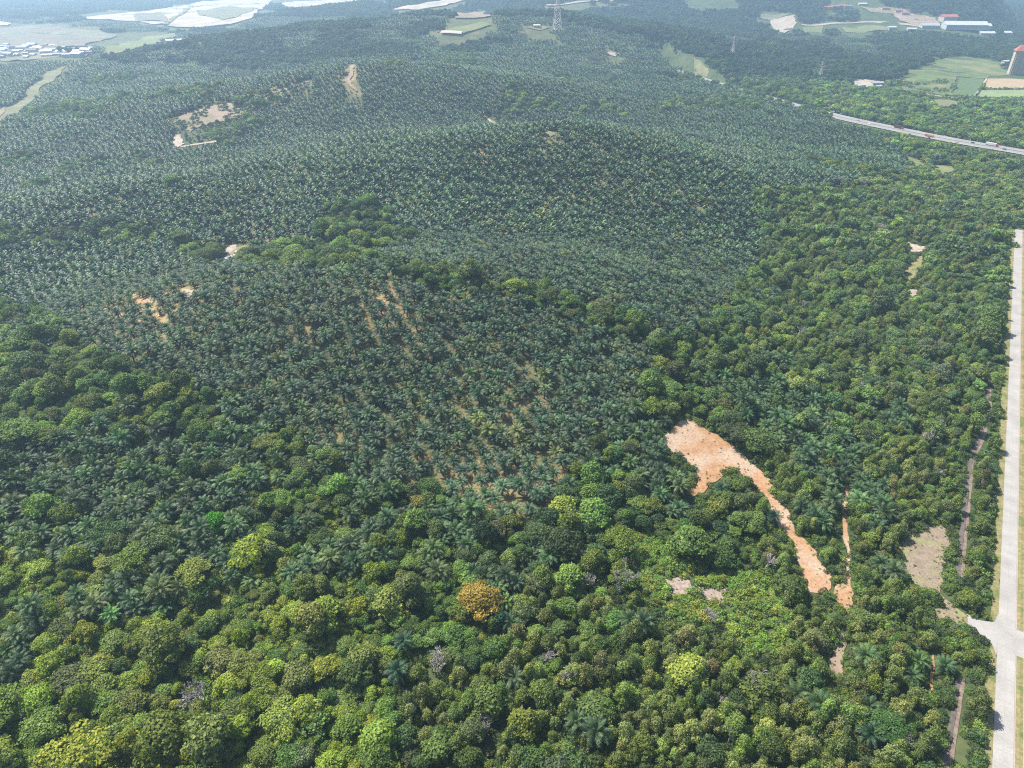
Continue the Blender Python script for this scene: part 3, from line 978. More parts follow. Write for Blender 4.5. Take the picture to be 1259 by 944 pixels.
def car(px, off, label, paint, flip=False):
    loc, a = hw_at(px, off)
    e = empty('car', loc, a + (math.pi if flip else 0))
    tag(e, label, 'car', 'cars on the highway')
    m_ = MB()
    m_.box(-2.2, 2.2, -.88, .88, .3, .85, taper=.05)
    m_.box(-1.6, 1.0, -.8, .8, .85, 1.45, taper=.28)
    c = m_.build('body', [paint], e)
    g = MB()
    g.box(-1.62, 1.02, -.66, .66, .95, 1.3, taper=.17)
    g.build('window', [GLASSM], e)
    wheels(e, (-1.35, 1.35), .8, .33)


truck(1101, -6.5, 'dark red box truck on the highway, farthest of the three trucks', PAINT['red'], PAINT['maroon'], L=14)
truck(1145, 6, 'orange tipper truck on the near carriageway of the highway', PAINT['orange'], PAINT['orange'], flip=True, low=True, L=12)
truck(1217, -6.5, 'white box truck with red cab on the highway', PAINT['red'], PAINT['white'], L=15)
car(1194, -5, 'dark car just behind the white box truck on the highway', PAINT['dark'])
car(1237, 5, 'dark car nearest the photo edge on the highway', PAINT['dark'], True)
car(1072, 5, 'white car on the near carriageway left of the orange truck', PAINT['white'], True)
car(1180, 9, 'silver car right of the orange truck on the highway', PAINT['silver'], True)
car(1052, -5, 'silver car farthest along the open stretch of highway', PAINT['silver'])

# ------------------------------------------------------------------ buildings
WALL = simple_mat('cream_wall', (.52, .46, .37), (.45, .4, .32), .2)
WHITEW = simple_mat('white_wall', (.55, .55, .53), (.48, .48, .46), .1)
ROOFW = simple_mat('white_metal_roof', (.56, .57, .59), (.48, .5, .52), .1, .5)
ROOFR = simple_mat('red_roof', (.42, .15, .12), (.34, .12, .1), .2)
ROOFB = simple_mat('brown_roof', (.3, .2, .16), (.24, .17, .14), .2)
ROOFG = simple_mat('grey_roof', (.4, .42, .45), (.33, .35, .38), .2)
WIN = simple_mat('window_dark', (.05, .06, .07), None, 1, .2)


def gable(e, L, Wd, Hh, roofm, wallm, rh=None, over=.6):
    w_ = MB()
    w_.box(-L / 2, L / 2, -Wd / 2, Wd / 2, -2, Hh)
    w_.build('wall', [wallm], e)
    rh = rh or Wd * .22
    r = MB()
    o_ = over
    x0, x1, y0, y1 = -L / 2 - o_, L / 2 + o_, -Wd / 2 - o_, Wd / 2 + o_
    r.poly([(x0, y0, Hh + .003), (x1, y0, Hh + .003), (x1, y1, Hh + .003), (x0, y1, Hh + .003), (x0, 0, Hh + rh), (x1, 0, Hh + rh)], [(0, 1, 5, 4), (2, 3, 4, 5), (1, 2, 5), (3, 0, 4), (3, 2, 1, 0)])
    r.build('roof', [roofm], e)


BLD = []


def building(name, label, cat, px, L, Wd, Hh, roofm, wallm, rz=0, group=None, rh=None, wins=True):
    p = unproject([px])[0]
    e = empty(name, tuple(p), rz)
    tag(e, label, cat, group)
    gable(e, L, Wd, Hh, roofm, wallm, rh)
    if wins:
        n = max(2, int(L / 6))
        for k in range(n):
            x = -L / 2 + L * (k + .5) / n
            w_ = MB()
            w_.box(x - .9, x + .9, -Wd / 2 - .06, -Wd / 2 + .2, Hh * .35, Hh * .72)
            w_.build('window', [WIN], e)
    BLD.append((p[0], p[1], max(L, Wd) * .6 + 4))
    return e


building('warehouse', 'long white roofed warehouse behind dark trees', 'warehouse', (1185, 35), 115, 40, 11, ROOFW, WHITEW, -.12)
building('warehouse', 'white warehouse at the end of the long white roof', 'warehouse', (1205, 35.5), 50, 30, 9, ROOFW, WHITEW, -.12)
building('warehouse', 'smaller white shed in front of the long warehouse', 'warehouse', (1212, 43.5), 40, 22, 7, ROOFW, WHITEW, -.1)
building('warehouse', 'white shed near the apartment tower', 'warehouse', (1235, 43), 32, 20, 7, ROOFW, WHITEW, .05)
building('warehouse', 'pale shed at the left end of the warehouse row', 'warehouse', (1142, 34.5), 50, 26, 8, ROOFG, WHITEW, -.1)
building('warehouse', 'red roofed building behind the white warehouses', 'building', (1165, 26), 46, 28, 13, ROOFR, WALL, .1)
for k, (x, y, rm, lab) in enumerate([(1018, 11, ROOFR, 'red roofed row house at the left end of the far row'), (1026, 10, ROOFR, 'red roofed row house in the middle of the far row'), (1035, 9, ROOFR, 'red roofed row house near the right end of the far row'),
                                     (1042, 9.5, ROOFB, 'brown roofed house at the right end of the far row'), (1088, 12, ROOFR, 'red roofed house on the reddish construction site'), (1104, 15, ROOFB, 'brown roofed house on the reddish construction site'),
                                     (1060, 7, ROOFW, 'white roofed house behind the construction site'), (1112, 18, ROOFR, 'red roofed house nearest the warehouses on the construction site'), (1096, 36, ROOFW, 'white roofed house beside the long green field'),
                                     (1120, 38, ROOFW, 'white house between the green field and the warehouses')]):
    building('house', lab, 'house', (x, y), 24, 13, 6, rm, WALL, (k % 3 - 1) * .15, 'houses round the far construction site')
building('house', 'long white shed at the corner of the concrete yard', 'shed', (1057, 107), 20, 9, 4, ROOFW, WHITEW, .5)
building('house', 'grey roofed shed on the concrete yard', 'shed', (1078, 104), 22, 9, 4, ROOFG, WHITEW, .1)
building('house', 'white house beside the foot of the apartment tower', 'house', (1235, 79), 14, 9, 7, ROOFW, WHITEW, .3)
building('hut', 'small brown hut between the vegetable plots', 'hut', (1250, 110), 7, 5, 3, ROOFB, WALL, .2)
building('house', 'long white building alone on the far hillside', 'building', (222, 53), 60, 12, 7, ROOFW, WHITEW, .5)
building('house', 'white hut on the grass beside the pylon', 'hut', (660, 34.5), 14, 9, 6, ROOFW, WHITEW)
# the valley structures by the pale curved track
for k, (x, y, lab) in enumerate([(297, 310.5, 'long white sheet roof at the upper end of the curved track'), (284, 319, 'white sheet roof in the middle of the curved track'), (270, 328, 'white sheet roof at the lower end of the curved track')]):
    building('open_shed', lab, 'shed', (x, y), (11, 9, 7)[k], 3.6, 2.2, ROOFW, WHITEW, .95, 'white sheds along the curved track', wins=False)

# far white village, each house a thing of its own
VIL = []
vr = random.Random(3)
cells = [(x, y) for y in (57, 59.5, 62, 64.5, 67, 69.5, 72) for x in range(-14, 116, 6)]
vr.shuffle(cells)
protoH = {}
cnt = 0
for x, y in cells:
    if not (56 + max(0, (x - 60)) * .08 < y < 73.5 - max(0, x - 20) * .05) or cnt >= 74 or vr.random() < .25:
        continue
    p = unproject([(x + vr.uniform(-2, 2), y + vr.uniform(-.8, .8))])[0]
    big = vr.random() < .25
    key = (big, vr.choice(('w', 'w', 'g', 'g', 'b')))
    if key not in protoH:
        e = empty('village_house', tuple(p), vr.uniform(-.4, .4))
        gable(e, 24 if big else 13, 13 if big else 9, 7 if big else 5, {'w': ROOFW, 'g': ROOFG, 'b': ROOFB}[key[1]], WHITEW)
        protoH[key] = e
    else:
        src = protoH[key]
        e = empty('village_house', tuple(p), vr.uniform(-.4, .4))
        for ch in src.children:
            c = ch.copy()
            COL.objects.link(c)
            c.parent = e
    rn = {'w': 'white', 'g': 'grey', 'b': 'brown'}[key[1]]
    tag(e, f"{'large' if big else 'small'} {rn} roofed house in the far white village", 'house', f"{'large' if big else 'small'} {rn} roofed village houses")
    BLD.append((p[0], p[1], 9))
    cnt += 1

# apartment tower beyond the meadow
p = unproject([(1250, 92)])[0]
tw = empty('apartment_tower', tuple(p), -.35)
tag(tw, 'tall cream apartment tower with a red roof beyond the vegetable plots', 'tower')
BLD.append((p[0], p[1], 36))
w_ = MB()
w_.box(-17, 17, -9, 9, -2, 46)
w_.build('wall', [WALL], tw)
for s in (-1, 1):
    w_ = MB()
    w_.box(s * 11 - 4, s * 11 + 4, -11, -9.003, -2, 44)
    w_.build('wing', [WALL], tw)
for k in range(14):
    for xx in (-13, -9, -3, 3, 9, 13):
        if True:
            yy = -11.05 if abs(xx) > 7 else -9.05
            w_ = MB()
            w_.box(xx - .6, xx + .6, yy, yy + .3, 2.7 + k * 3, 4.0 + k * 3)
            w_.build('window', [WIN], tw)
r = MB()
r.poly([(-19, -12, 46.003), (19, -12, 46.003), (19, 11, 46.003), (-19, 11, 46.003), (-10, -3, 56), (10, -3, 56), (10, 3, 56), (-10, 3, 56)], [(0, 1, 5, 4), (1, 2, 6, 5), (2, 3, 7, 6), (3, 0, 4, 7), (4, 5, 6, 7), (3, 2, 1, 0)])
rf = r.build('roof', [ROOFR], tw)
r = MB()
r.box(-5, 5, -2.5, 2.5, 56.003, 60, taper=.8)
r.build('roof_cap', [ROOFR], rf)


def pylon(px, Hh, base, label, thick=.45):
    p = unproject([px])[0]
    e = empty('transmission_pylon', tuple(p), .3)
    tag(e, label, 'pylon')
    BLD.append((p[0], p[1], 10))
    m_ = MB()
    n = 8
    lev = [(Hh * i / n, base / 2 * (1 - .82 * min(1, i / (n * .75)))) for i in range(n + 1)]
    for (z0, w0), (z1, w1) in zip(lev[:-1], lev[1:]):
        for sx, sy in ((-1, -1), (1, -1), (1, 1), (-1, 1)):
            m_.tube((sx * w0, sy * w0, z0), (sx * w1, sy * w1, z1), thick, thick, 4)
            tx, ty = (-sy, sx)
            m_.tube((sx * w0, sy * w0, z0), (tx * w1, ty * w1, z1), thick * .55, thick * .55, 3)
            m_.tube((tx * w0, ty * w0, z0), (sx * w1, sy * w1, z1), thick * .55, thick * .55, 3)
    m_.build('lattice_tower', [STEEL], e)
    for z in (.7, .82, .94):
        a = MB()
        l = base * .75 * (1.15 - z * .3)
        for s in (-1, 1):
            a.tube((0, 0, Hh * z + 1.2), (s * l, 0, Hh * z), thick * .8, thick * .5, 4)
            a.tube((0, 0, Hh * z - 1.6), (s * l, 0, Hh * z), thick * .7, thick * .5, 4)
            a.tube((s * l, 0, Hh * z), (s * l, 0, Hh * z - 3), .2, .2, 4)
        a.build('cross_arm', [STEEL], e)


STEEL = simple_mat('galvanised_steel', (.62, .56, .56), (.5, .45, .46), .2, .5)
pylon((685, 37), 96, 17, 'tallest steel lattice pylon on the far knoll', .55)
pylon((900, 70), 42, 9, 'lattice pylon standing in the dark palms', .35)
pylon((1008, 96), 30, 7, 'small lattice pylon at the edge of the palms above the highway', .3)

# ------------------------------------------------------------------ planting
DEPTHS = {}


def blocked(x, y, margin):
    m_ = np.zeros(len(x), bool)
    for B in CLEAR:
        lo, hi = B.min(0) - margin - 1, B.max(0) + margin + 1
        near = (x > lo[0]) & (x < hi[0]) & (y > lo[1]) & (y < hi[1])
        if not near.any():
            continue
        k = np.where(near)[0]
        ins = in_poly(x[k], y[k], B)
        L_ = np.vstack([B, B[:1]])
        ins |= seg_dist(x[k], y[k], L_) < (margin[k] if np.ndim(margin) else margin)
        m_[k[ins]] = True
    for D, wd in CL_LINES:
        r_ = wd + (margin if np.ndim(margin) == 0 else margin.max())
        lo, hi = D.min(0) - r_, D.max(0) + r_
        near = (x > lo[0]) & (x < hi[0]) & (y > lo[1]) & (y < hi[1])
        if near.any():
            k = np.where(near)[0]
            m_[k[seg_dist(x[k], y[k], D[::max(1, len(D) // 60)].tolist() + [D[-1].tolist()]) < wd + (margin[k] if np.ndim(margin) else margin)]] = True
    for bx, by, br in BLD:
        m_ |= np.hypot(x - bx, y - by) < br
    u, v = road_uv(x, y)
    m_ |= (v > -2.2 - margin * .8) & (v < 2 * RW + 8) & (u > ULEN[0]) & (u < ULEN[1])
    return m_


def shifted(x, y, ht):
    f_ = ht / (HCAM - height(x, y) - ht)
    return x * (1 + f_), y * (1 + f_)


def hides(x, y, margin, ht):
    """a plant of this height would stand on, or lean over in the view, a surface the photo shows bare"""
    b_ = blocked(x, y, margin)
    for q_ in (.45, .85):
        xs_, ys_ = shifted(x, y, ht * q_)
        pa, pb, _ = project(xs_, ys_, height(xs_, ys_))
        b_ |= blocked(xs_, ys_, margin * .8) & ~((pa < 1018) & (pa > 780) & (pb > 60) & (pb < 165))
    return b_


def grid(x0, x1, y0, y1, s, jit):
    xs = np.arange(x0, x1, s)
    ys = np.arange(y0, y1, s * .866)
    gx_, gy_ = np.meshgrid(xs, ys)
    gx_ = gx_ + (np.arange(len(ys)) % 2)[:, None] * s / 2
    x, y = gx_.ravel(), gy_.ravel()
    return x + rng.uniform(-jit, jit, len(x)), y + rng.uniform(-jit, jit, len(x))


def in_view(px, py, lo=-450, hi=1700, bot=1350):
    return (px > lo) & (px < hi) & (py < bot)


TREES = []      # rows: x, y, kind, variant, scale, rot, tint, px, py, depth


def put(kind, x, y, sc, tint, nvar, zs=None, far=False):
    z = height(x, y)
    px, py, d = project(x, y, z)
    return dict(kind=kind, x=x, y=y, z=z, s=sc, zs=sc if zs is None else zs, t=tint, v=rng.integers(0, nvar, len(x)), r=rng.uniform(0, TAU, len(x)), px=px, py=py, d=d)


def palette(cols, n, var=.16):
    cols = np.array(cols)
    c = cols[rng.integers(0, len(cols), n)]
    return np.clip(c * (1 + rng.normal(0, var, (n, 1))) * (1 + rng.normal(0, .06, (n, 3))), .004, .9)


PALM_T = [(0.0538, 0.0931, 0.0475), (0.0617, 0.1037, 0.049), (0.0459, 0.0842, 0.0459), (0.0744, 0.1149, 0.0459)]
PALM_NEAR = [(0.0483, 0.092, 0.0345), (0.0575, 0.1058, 0.0379), (0.0736, 0.1242, 0.0391), (0.0391, 0.0759, 0.031)]
BROAD_T = [(0.1154, 0.176, 0.0394), (0.0907, 0.144, 0.0361), (0.1649, 0.208, 0.0361), (0.066, 0.1152, 0.0394), (0.1401, 0.208, 0.046), (0.1072, 0.136, 0.0492)]
SCRUB_T = [(0.1803, 0.243, 0.0356), (0.1374, 0.2106, 0.0389), (0.2318, 0.2786, 0.0356), (0.0944, 0.1539, 0.0356), (0.146, 0.1863, 0.0486), (0.1803, 0.2106, 0.0486), (0.2147, 0.2673, 0.0421)]
ACA_T = [(0.1837, 0.2252, 0.0607), (0.1557, 0.1999, 0.0547), (0.2148, 0.2505, 0.0699), (0.1089, 0.152, 0.0455), (0.1635, 0.2224, 0.0516), (0.2024, 0.2224, 0.0759)]
WOOD_T = [(0.1164, 0.1813, 0.0503), (0.1522, 0.2176, 0.058), (0.0896, 0.145, 0.0503), (0.1791, 0.2448, 0.0618), (0.1074, 0.1542, 0.0696)]
LIME = [(0.1806, 0.264, 0.0486), (0.1548, 0.24, 0.054), (0.2193, 0.264, 0.0486)]

out = []
# --- 1. plantation palms out to 1450 m
x, y = grid(-1250, 1150, 60, 1450, 7.35, 1.7)
x, y = x + 7 * np.sin(y * .016 + 1) + 3 * np.sin(y * .05), y + 8 * np.sin(x * .013) + 3 * np.sin(x * .041 + 2)
z = height(x, y)
px, py, d = project(x, y, z)
ok = in_view(px, py)
x, y, px, py = x[ok], y[ok], px[ok], py[ok]
VALLEY = [(-200, 300), (-20, 300), (60, 302), (130, 291), (200, 294), (252, 318), (310, 322), (390, 324), (470, 333), (560, 352), (640, 368), (700, 384), (760, 402), (812, 428), (850, 445)]
RIGHTWOOD = [(812, 440), (860, 412), (890, 372), (930, 322), (938, 282), (922, 246), (1000, 238), (1112, 218), (1118, 192), (1200, 190), (1900, 330), (1900, 620), (1200, 640), (1040, 560), (960, 520), (880, 500)]
PALMRIGHT = [(812, 470), (900, 470), (1000, 500), (1075, 560), (1095, 640), (1040, 700), (960, 610), (900, 540)]
TOPRIGHT = [(1118, 192), (1060, 158), (960, 130), (905, 96), (985, 98), (1075, 82), (1090, 60), (1060, 44), (940, 48), (760, 44), (700, 30), (700, -90), (2200, -90), (2200, 300)]
FRONTPALM = [(-700, 545), (0, 560), (200, 545), (400, 570), (480, 610), (480, 690), (420, 720), (250, 720), (120, 690), (-700, 700)]
plant = in_poly(px, py, PLANT_FRONT) & ~in_poly(px, py, TOPRIGHT)
vd = seg_dist(px, py, VALLEY)
plant &= ~(vd < 9 + 7 * vnoise(x, y, 40, 21))
wn = vnoise(x, y, 120, 31) * .6 + vnoise(x, y, 45, 32) * .4
plant &= ~((py < 320) & (wn > .76))
plant &= ~((py < 160) & (px < 500) & (wn > .62))
so = soil_amount(px, py, x, y)
plant &= rng.random(len(x)) > .01 + so * .16
plant &= ~blocked(x, y, 2.5)
young = hides(x, y, 3.0, 7.5) & ~((px < 262) & (py > 338))
plant &= ~(young & (px < 330) & (np.hypot(x, y) > 430) & (np.hypot(x, y) < 720))
k = np.where(plant)[0]
sc = rng.uniform(.82, 1.15, len(k)) * (1 - .22 * so[k]) * np.where(young[k], .42, 1)
tint = palette(PALM_T, len(k), .15) * (1 + .3 * (vnoise(x[k], y[k], 60, 41)[:, None] - .5) + .35 * (vnoise(x[k], y[k], 210, 42)[:, None] - .5))
tint[rng.random(len(k)) < .035] *= np.array([1.7, 1.25, .8])
dd = np.hypot(x[k], y[k])
fm = dd > 560
out.append(put('palm', x[k][~fm], y[k][~fm], sc[~fm], tint[~fm], 5))
out.append(put('palm_far', x[k][fm], y[k][fm], sc[fm] * 1.05, tint[fm], 4))
PLANTED = np.stack([x[k], y[k]], 1)

# --- 2. woods and mixed growth out to 1450 m
x, y = grid(-1250, 1450, 40, 1450, 5.2, 2.5)
z = height(x, y)
px, py, d = project(x, y, z)
ok = in_view(px, py)
x, y, px, py = x[ok], y[ok], px[ok], py[ok]
wn = vnoise(x, y, 120, 31) * .6 + vnoise(x, y, 45, 32) * .4
inp = in_poly(px, py, PLANT_FRONT) & ~in_poly(px, py, TOPRIGHT)
vd = seg_dist(px, py, VALLEY)
inp &= ~(vd < 9 + 7 * vnoise(x, y, 40, 21)) & ~((py < 320) & (wn > .76)) & ~((py < 160) & (px < 500) & (wn > .62))
MEAD = [(1105, 102), (1118, 92), (1150, 76), (1190, 70), (1226, 76), (1238, 92), (1212, 96), (1178, 95), (1168, 117), (1140, 114), (1112, 110)]
LIMEZ = [(772, 652), (800, 660), (840, 688), (890, 697), (935, 708), (978, 755), (968, 812), (915, 804), (890, 766), (820, 764), (788, 715)]
LIMEZ2 = [(385, 800), (420, 770), (440, 800), (430, 860), (395, 870), (380, 840)]
free = ~inp & ~(in_poly(px, py, MEAD) & (rng.random(len(x)) < .8)) & ~(in_poly(px, py, LIMEZ) & (rng.random(len(x)) < .93)) & ~(in_poly(px, py, LIMEZ2) & (rng.random(len(x)) < .8))
free &= ~blocked(x, y, 1.6)
x, y, px, py = x[free], y[free], px[free], py[free]
low = hides(x, y, 2.2, 8.5)
for q_ in (0, 4, 7.5):
    xs_, ys_ = shifted(x, y, q_)
    pa, pb, _ = project(xs_, ys_, height(xs_, ys_))
    low |= in_poly(pa, pb, LIMEZ)
n = len(x)
rr = rng.random(n)
g1 = vnoise(x, y, 22, 51) * .55 + vnoise(x, y, 60, 52) * .45        # patches of one kind
kind = np.full(n, 'broad', dtype=object)
dist = np.hypot(x, y)
left = (px < 485)
zp = in_poly(px, py, FRONTPALM)
# palm share by zone
ps = np.where(zp, .62, np.where(left & (py > 700), .24, np.where(left & (py <= 600), .34, .13)))
ps = np.where((px >= 485) & (px < 800) & (py > 580) & (py < 720), .24, ps)
ps = np.where(in_poly(px, py, PALMRIGHT), .6, ps)
ps = np.where((px > 690) & (px < 860) & (py > 480) & (py < 640), .35, ps)
pn = vnoise(x, y, 26, 61) * .6 + vnoise(x, y, 11, 62) * .4
isp = pn < np.quantile(pn, .02) * 0 + (.5 + (ps - .5) * .78)
aca = ((px > 600 + (944 - py) * -.35 + 60) & (py > 735)) | ((px > 930) & (py > 560)) | ((px > 500) & (py > 830))
rw = in_poly(px, py, RIGHTWOOD)
kind[aca & (rr < .8)] = 'acacia'
kind[rw & (rr < .45)] = 'acacia'
kind[(~aca) & (~rw) & (rr > .9)] = 'umbrella'
kind[left & (py > 690) & (rr < .25)] = 'shrub'
kind[isp & (rng.random(n) < .9)] = 'palm'
kind[(px > 1160) & (py > 260) & (rng.random(n) < .35)] = 'shrub'
kind[low] = 'shrub'
open_valley = low & (px < 330) & (dist > 430) & (dist < 720)
for kd in ('palm', 'broad', 'acacia', 'umbrella', 'shrub'):
    k = np.where((kind == kd) & ~open_valley)[0]
    if kd == 'palm':     # keep palms 7 m apart
        kp = []
        cell = {}
        for i in k:
            c = (int(x[i] // 6.5), int(y[i] // 6.5))
            if c in cell or (c[0] + 7919 * c[1]) % 9 == 0:
                continue
            cell[c] = 1
            kp.append(i)
        k = np.array(kp)
    lp = left[k]
    if kd == 'palm':
        t = palette(PALM_NEAR, len(k), .2)
        sc = rng.uniform(.85, 1.2, len(k))
    elif kd == 'acacia':
        t = palette(ACA_T, len(k), .15)
        sc = rng.uniform(.5, 1.08, len(k))
    else:
        t = np.where(lp[:, None] & (py[k] > 690)[:, None], palette(SCRUB_T, len(k)), np.where((rw[k])[:, None], palette(WOOD_T, len(k)), palette(BROAD_T, len(k), .22)))
        t = t * np.where((px[k] > 1000) & (py[k] < 190), 1.3, 1)[:, None]
        lim = rng.random(len(k)) < np.where(lp & (py[k] > 470), .05, .012)
        t[lim] = palette(LIME, lim.sum(), .12)
        sc = np.clip(rng.gamma(6, .108, len(k)), .3, 1.5)
        if kd == 'shrub':
            sc = np.where(low[k], rng.uniform(.5, .95, len(k)), rng.uniform(.7, 1.3, len(k)))
    dk = dist[k]
    if kd in ('broad', 'palm'):
        fm = dk > 620
        out.append(put(kd, x[k][~fm], y[k][~fm], sc[~fm], t[~fm], 7 if kd == 'broad' else 5, zs=sc[~fm] * rng.uniform(.72, 1.25, (~fm).sum())))
        out.append(put(kd + '_far', x[k][fm], y[k][fm], sc[fm] * (1.05), t[fm], 3 if kd == 'broad' else 4))
    else:
        fm = dk > 800
        out.append(put(kd, x[k][~fm], y[k][~fm], sc[~fm], t[~fm], {'acacia': 6, 'umbrella': 4, 'shrub': 4}[kd]))
        out.append(put('broad_far', x[k][fm], y[k][fm], sc[fm] * (.5 if kd == 'shrub' else .9), t[fm], 3))

# --- 3. undergrowth between the near trees
x, y = grid(-330, 520, 60, 620, 3.1, 1.3)
px, py, d = project(x, y, height(x, y))
ok = in_view(px, py, -250, 1480, 1200) & ~in_poly(px, py, PLANT_FRONT) & ~blocked(x, y, .15)
x, y, px, py = x[ok], y[ok], px[ok], py[ok]
u, v = road_uv(x, y)
ok = v < -3.6
x, y, px, py = x[ok], y[ok], px[ok], py[ok]
lz = in_poly(px, py, LIMEZ) | in_poly(px, py, LIMEZ2)
t = palette(BROAD_T, len(x), .25) * .85
t[px < 480] = palette(SCRUB_T, (px < 480).sum(), .2) * .85
t[lz] = palette(LIME, lz.sum(), .12)
UNDER = put('shrub', x, y, np.where(lz, rng.uniform(.5, 1.1, len(x)), rng.uniform(.4, 1.05, len(x))), t, 4)
x, y = grid(1000 / 3, 900, 250, 1500, 6, 2.5)
px, py, d = project(x, y, height(x, y))
ok = in_poly(px, py, MEAD) & (vnoise(x, y, 25, 71) > .56) & ~((px > 1165) & (py > 93))
MB_ = put('broad_far', x[ok], y[ok], rng.uniform(.2, .62, ok.sum()), palette(WOOD_T, ok.sum()) * 1.1, 3)
out.append(MB_)
# weeds creeping over the edges of the bare ground
wx, wy = [], []
for B in CLEAR:
    c_ = B.mean(0)
    if np.hypot(*c_) > 480 or len(B) < 14:
        continue
    for p_ in B:
        for _ in range(2):
            f_ = rng.random() ** 1.6 * .55
            q_ = p_ + (c_ - p_) * f_ + rng.normal(0, .7, 2)
            wx.append(q_[0])
            wy.append(q_[1])
wx, wy = np.array(wx), np.array(wy)
u, v = road_uv(wx, wy)
ok = v < -1.5
WEEDS = put('shrub', wx[ok], wy[ok], rng.uniform(.05, .24, ok.sum()), palette(SCRUB_T, ok.sum(), .2) * .85, 4)
# hedge rows, vivid green
for pl in ([(1144, 304), (1147, 318), (1142, 333)], [(1172, 307), (1175, 320)], [(1140, 390), (1165, 398), (1184, 406)], [(1136, 394), (1160, 404)]):
    W = unproject(pl)[:, :2]
    q = []
    for a_, b_ in zip(W[:-1], W[1:]):
        for t_ in np.linspace(0, 1, max(2, int(np.hypot(*(b_ - a_)) / 2.2))):
            for s_ in (-2, 0, 2):
                q.append(a_ + (b_ - a_) * t_ + rng.uniform(-.8, .8, 2) + np.array([s_, 0]))
    q = np.array(q)
    out.append(put('shrub', q[:, 0], q[:, 1], rng.uniform(.8, 1.2, len(q)), palette([(.06, .19, .02), (.08, .2, .02)], len(q), .1), 4))

# --- 4. far clumps
x, y = grid(-5200, 5200, 1440, 7200, 27, 9)
px, py, d = project(x, y, height(x, y))
ok = in_view(px, py, -500, 1750) & (py > -57)
x, y, px, py = x[ok], y[ok], px[ok], py[ok]
ok = ~hides(x, y, 12.0, 7.0)
x, y, px, py = x[ok], y[ok], px[ok], py[ok]
PLAINZ = [(-600, 26), (0, 24), (100, 18), (330, -20), (480, -30), (480, 6), (350, 14), (300, 34), (210, 40), (110, 76), (0, 80), (-600, 90)]
pl = in_poly(px, py, PLAINZ)
keep = ~(pl & (vnoise(x, y, 160, 81) < .56))
keep &= ~((py < 14) & (vnoise(x, y, 220, 82) < .3))
x, y, px, py = x[keep], y[keep], px[keep], py[keep]
wn = vnoise(x, y, 240, 91) * .6 + vnoise(x, y, 90, 92) * .4
wood = in_poly(px, py, TOPRIGHT) & ~in_poly(px, py, [(850, 98), (905, 50), (940, 48), (1060, 44), (1090, 60), (1075, 82), (985, 98), (905, 96)]) | (wn > .6) | (py < 22)
t = palette(PALM_T, len(x), .12)
t[wood] = palette([(.045, .075, .03), (.055, .09, .03), (.036, .066, .03)], wood.sum(), .18)
out.append(put('wood_clump', x[wood], y[wood], rng.uniform(.85, 1.15, wood.sum()), t[wood], 3))
out.append(put('palm_clump', x[~wood], y[~wood], rng.uniform(.9, 1.1, (~wood).sum()), t[~wood], 3))
# trees inside the meadow edge / scattered bushes on the bald hilltop
q = np.column_stack([rng.uniform(214, 298, 90), rng.uniform(128, 162, 90)])
q = q[in_poly(q[:, 0], q[:, 1], [(212, 146), (243, 131), (286, 126), (300, 138), (283, 151), (245, 159), (228, 164)])]
q = unproject(q[vnoise(q[:, 0], q[:, 1], 11, 3) > .45])
out.append(put('broad_far', q[:, 0], q[:, 1], rng.uniform(.2, .85, len(q)), palette(WOOD_T, len(q)) * .8, 3))

hx, hy = [], []
for a_, b_ in ((846, 862), (878, 884), (902, 972), (986, 1001), (1008, 1022)):
    for q_ in np.arange(a_, b_, 3.0):
        if rng.random() < .3:
            continue
        (hx0, hy0, _z), _a = hw_at(q_, 0)
        back = np.array([hx0, hy0]) / np.hypot(hx0, hy0)
        for off_ in (rng.uniform(22, 26), rng.uniform(26, 34)):
            pt_ = np.array([hx0, hy0]) - back * off_ + rng.normal(0, 2, 2)
            hx.append(pt_[0])
            hy.append(pt_[1])
hx, hy = np.array(hx), np.array(hy)
out.append(put('broad_far', hx, hy, rng.uniform(.75, 1.3, len(hx)), palette(WOOD_T, len(hx)) * .85, 3))

# ------------------------------------------------------------------ merge, choose the individuals
KEYS = ('x', 'y', 'z', 's', 'zs', 'v', 'r', 'px', 'py', 'd')


def gather(kind):
    L_ = [o_ for o_ in out if o_['kind'] == kind and len(o_['x'])]
    g = {k: np.concatenate([o_[k] for o_ in L_]) for k in KEYS}
    g['t'] = np.concatenate([o_['t'] for o_ in L_])
    return g


# special single trees of the photograph
def spot(px, py):
    return unproject([(px, py)])[0]


SPECIAL_CLEAR = []
specials = []


def special(kind, px, py, scale, tint, label, cat, var=0, zscale=None, name=None, keep=.7):
    p = spot(px, py)
    specials.append((kind, p, scale, zscale or scale, tint, label, cat, var, name))
    if kind == 'dead':
        scale *= 1.25
        zscale = scale
        specials[-1] = (kind, p, scale, scale, tint, label, cat, var, name)
    q = np.array([p[0], p[1]]) * (1 - 4.0 / np.hypot(p[0], p[1]))
    SPECIAL_CLEAR.append((p[0], p[1], keep * scale * (9 if kind == 'ochre' else 5)))
    SPECIAL_CLEAR.append((q[0], q[1], keep * scale * (9 if kind == 'ochre' else 5)))


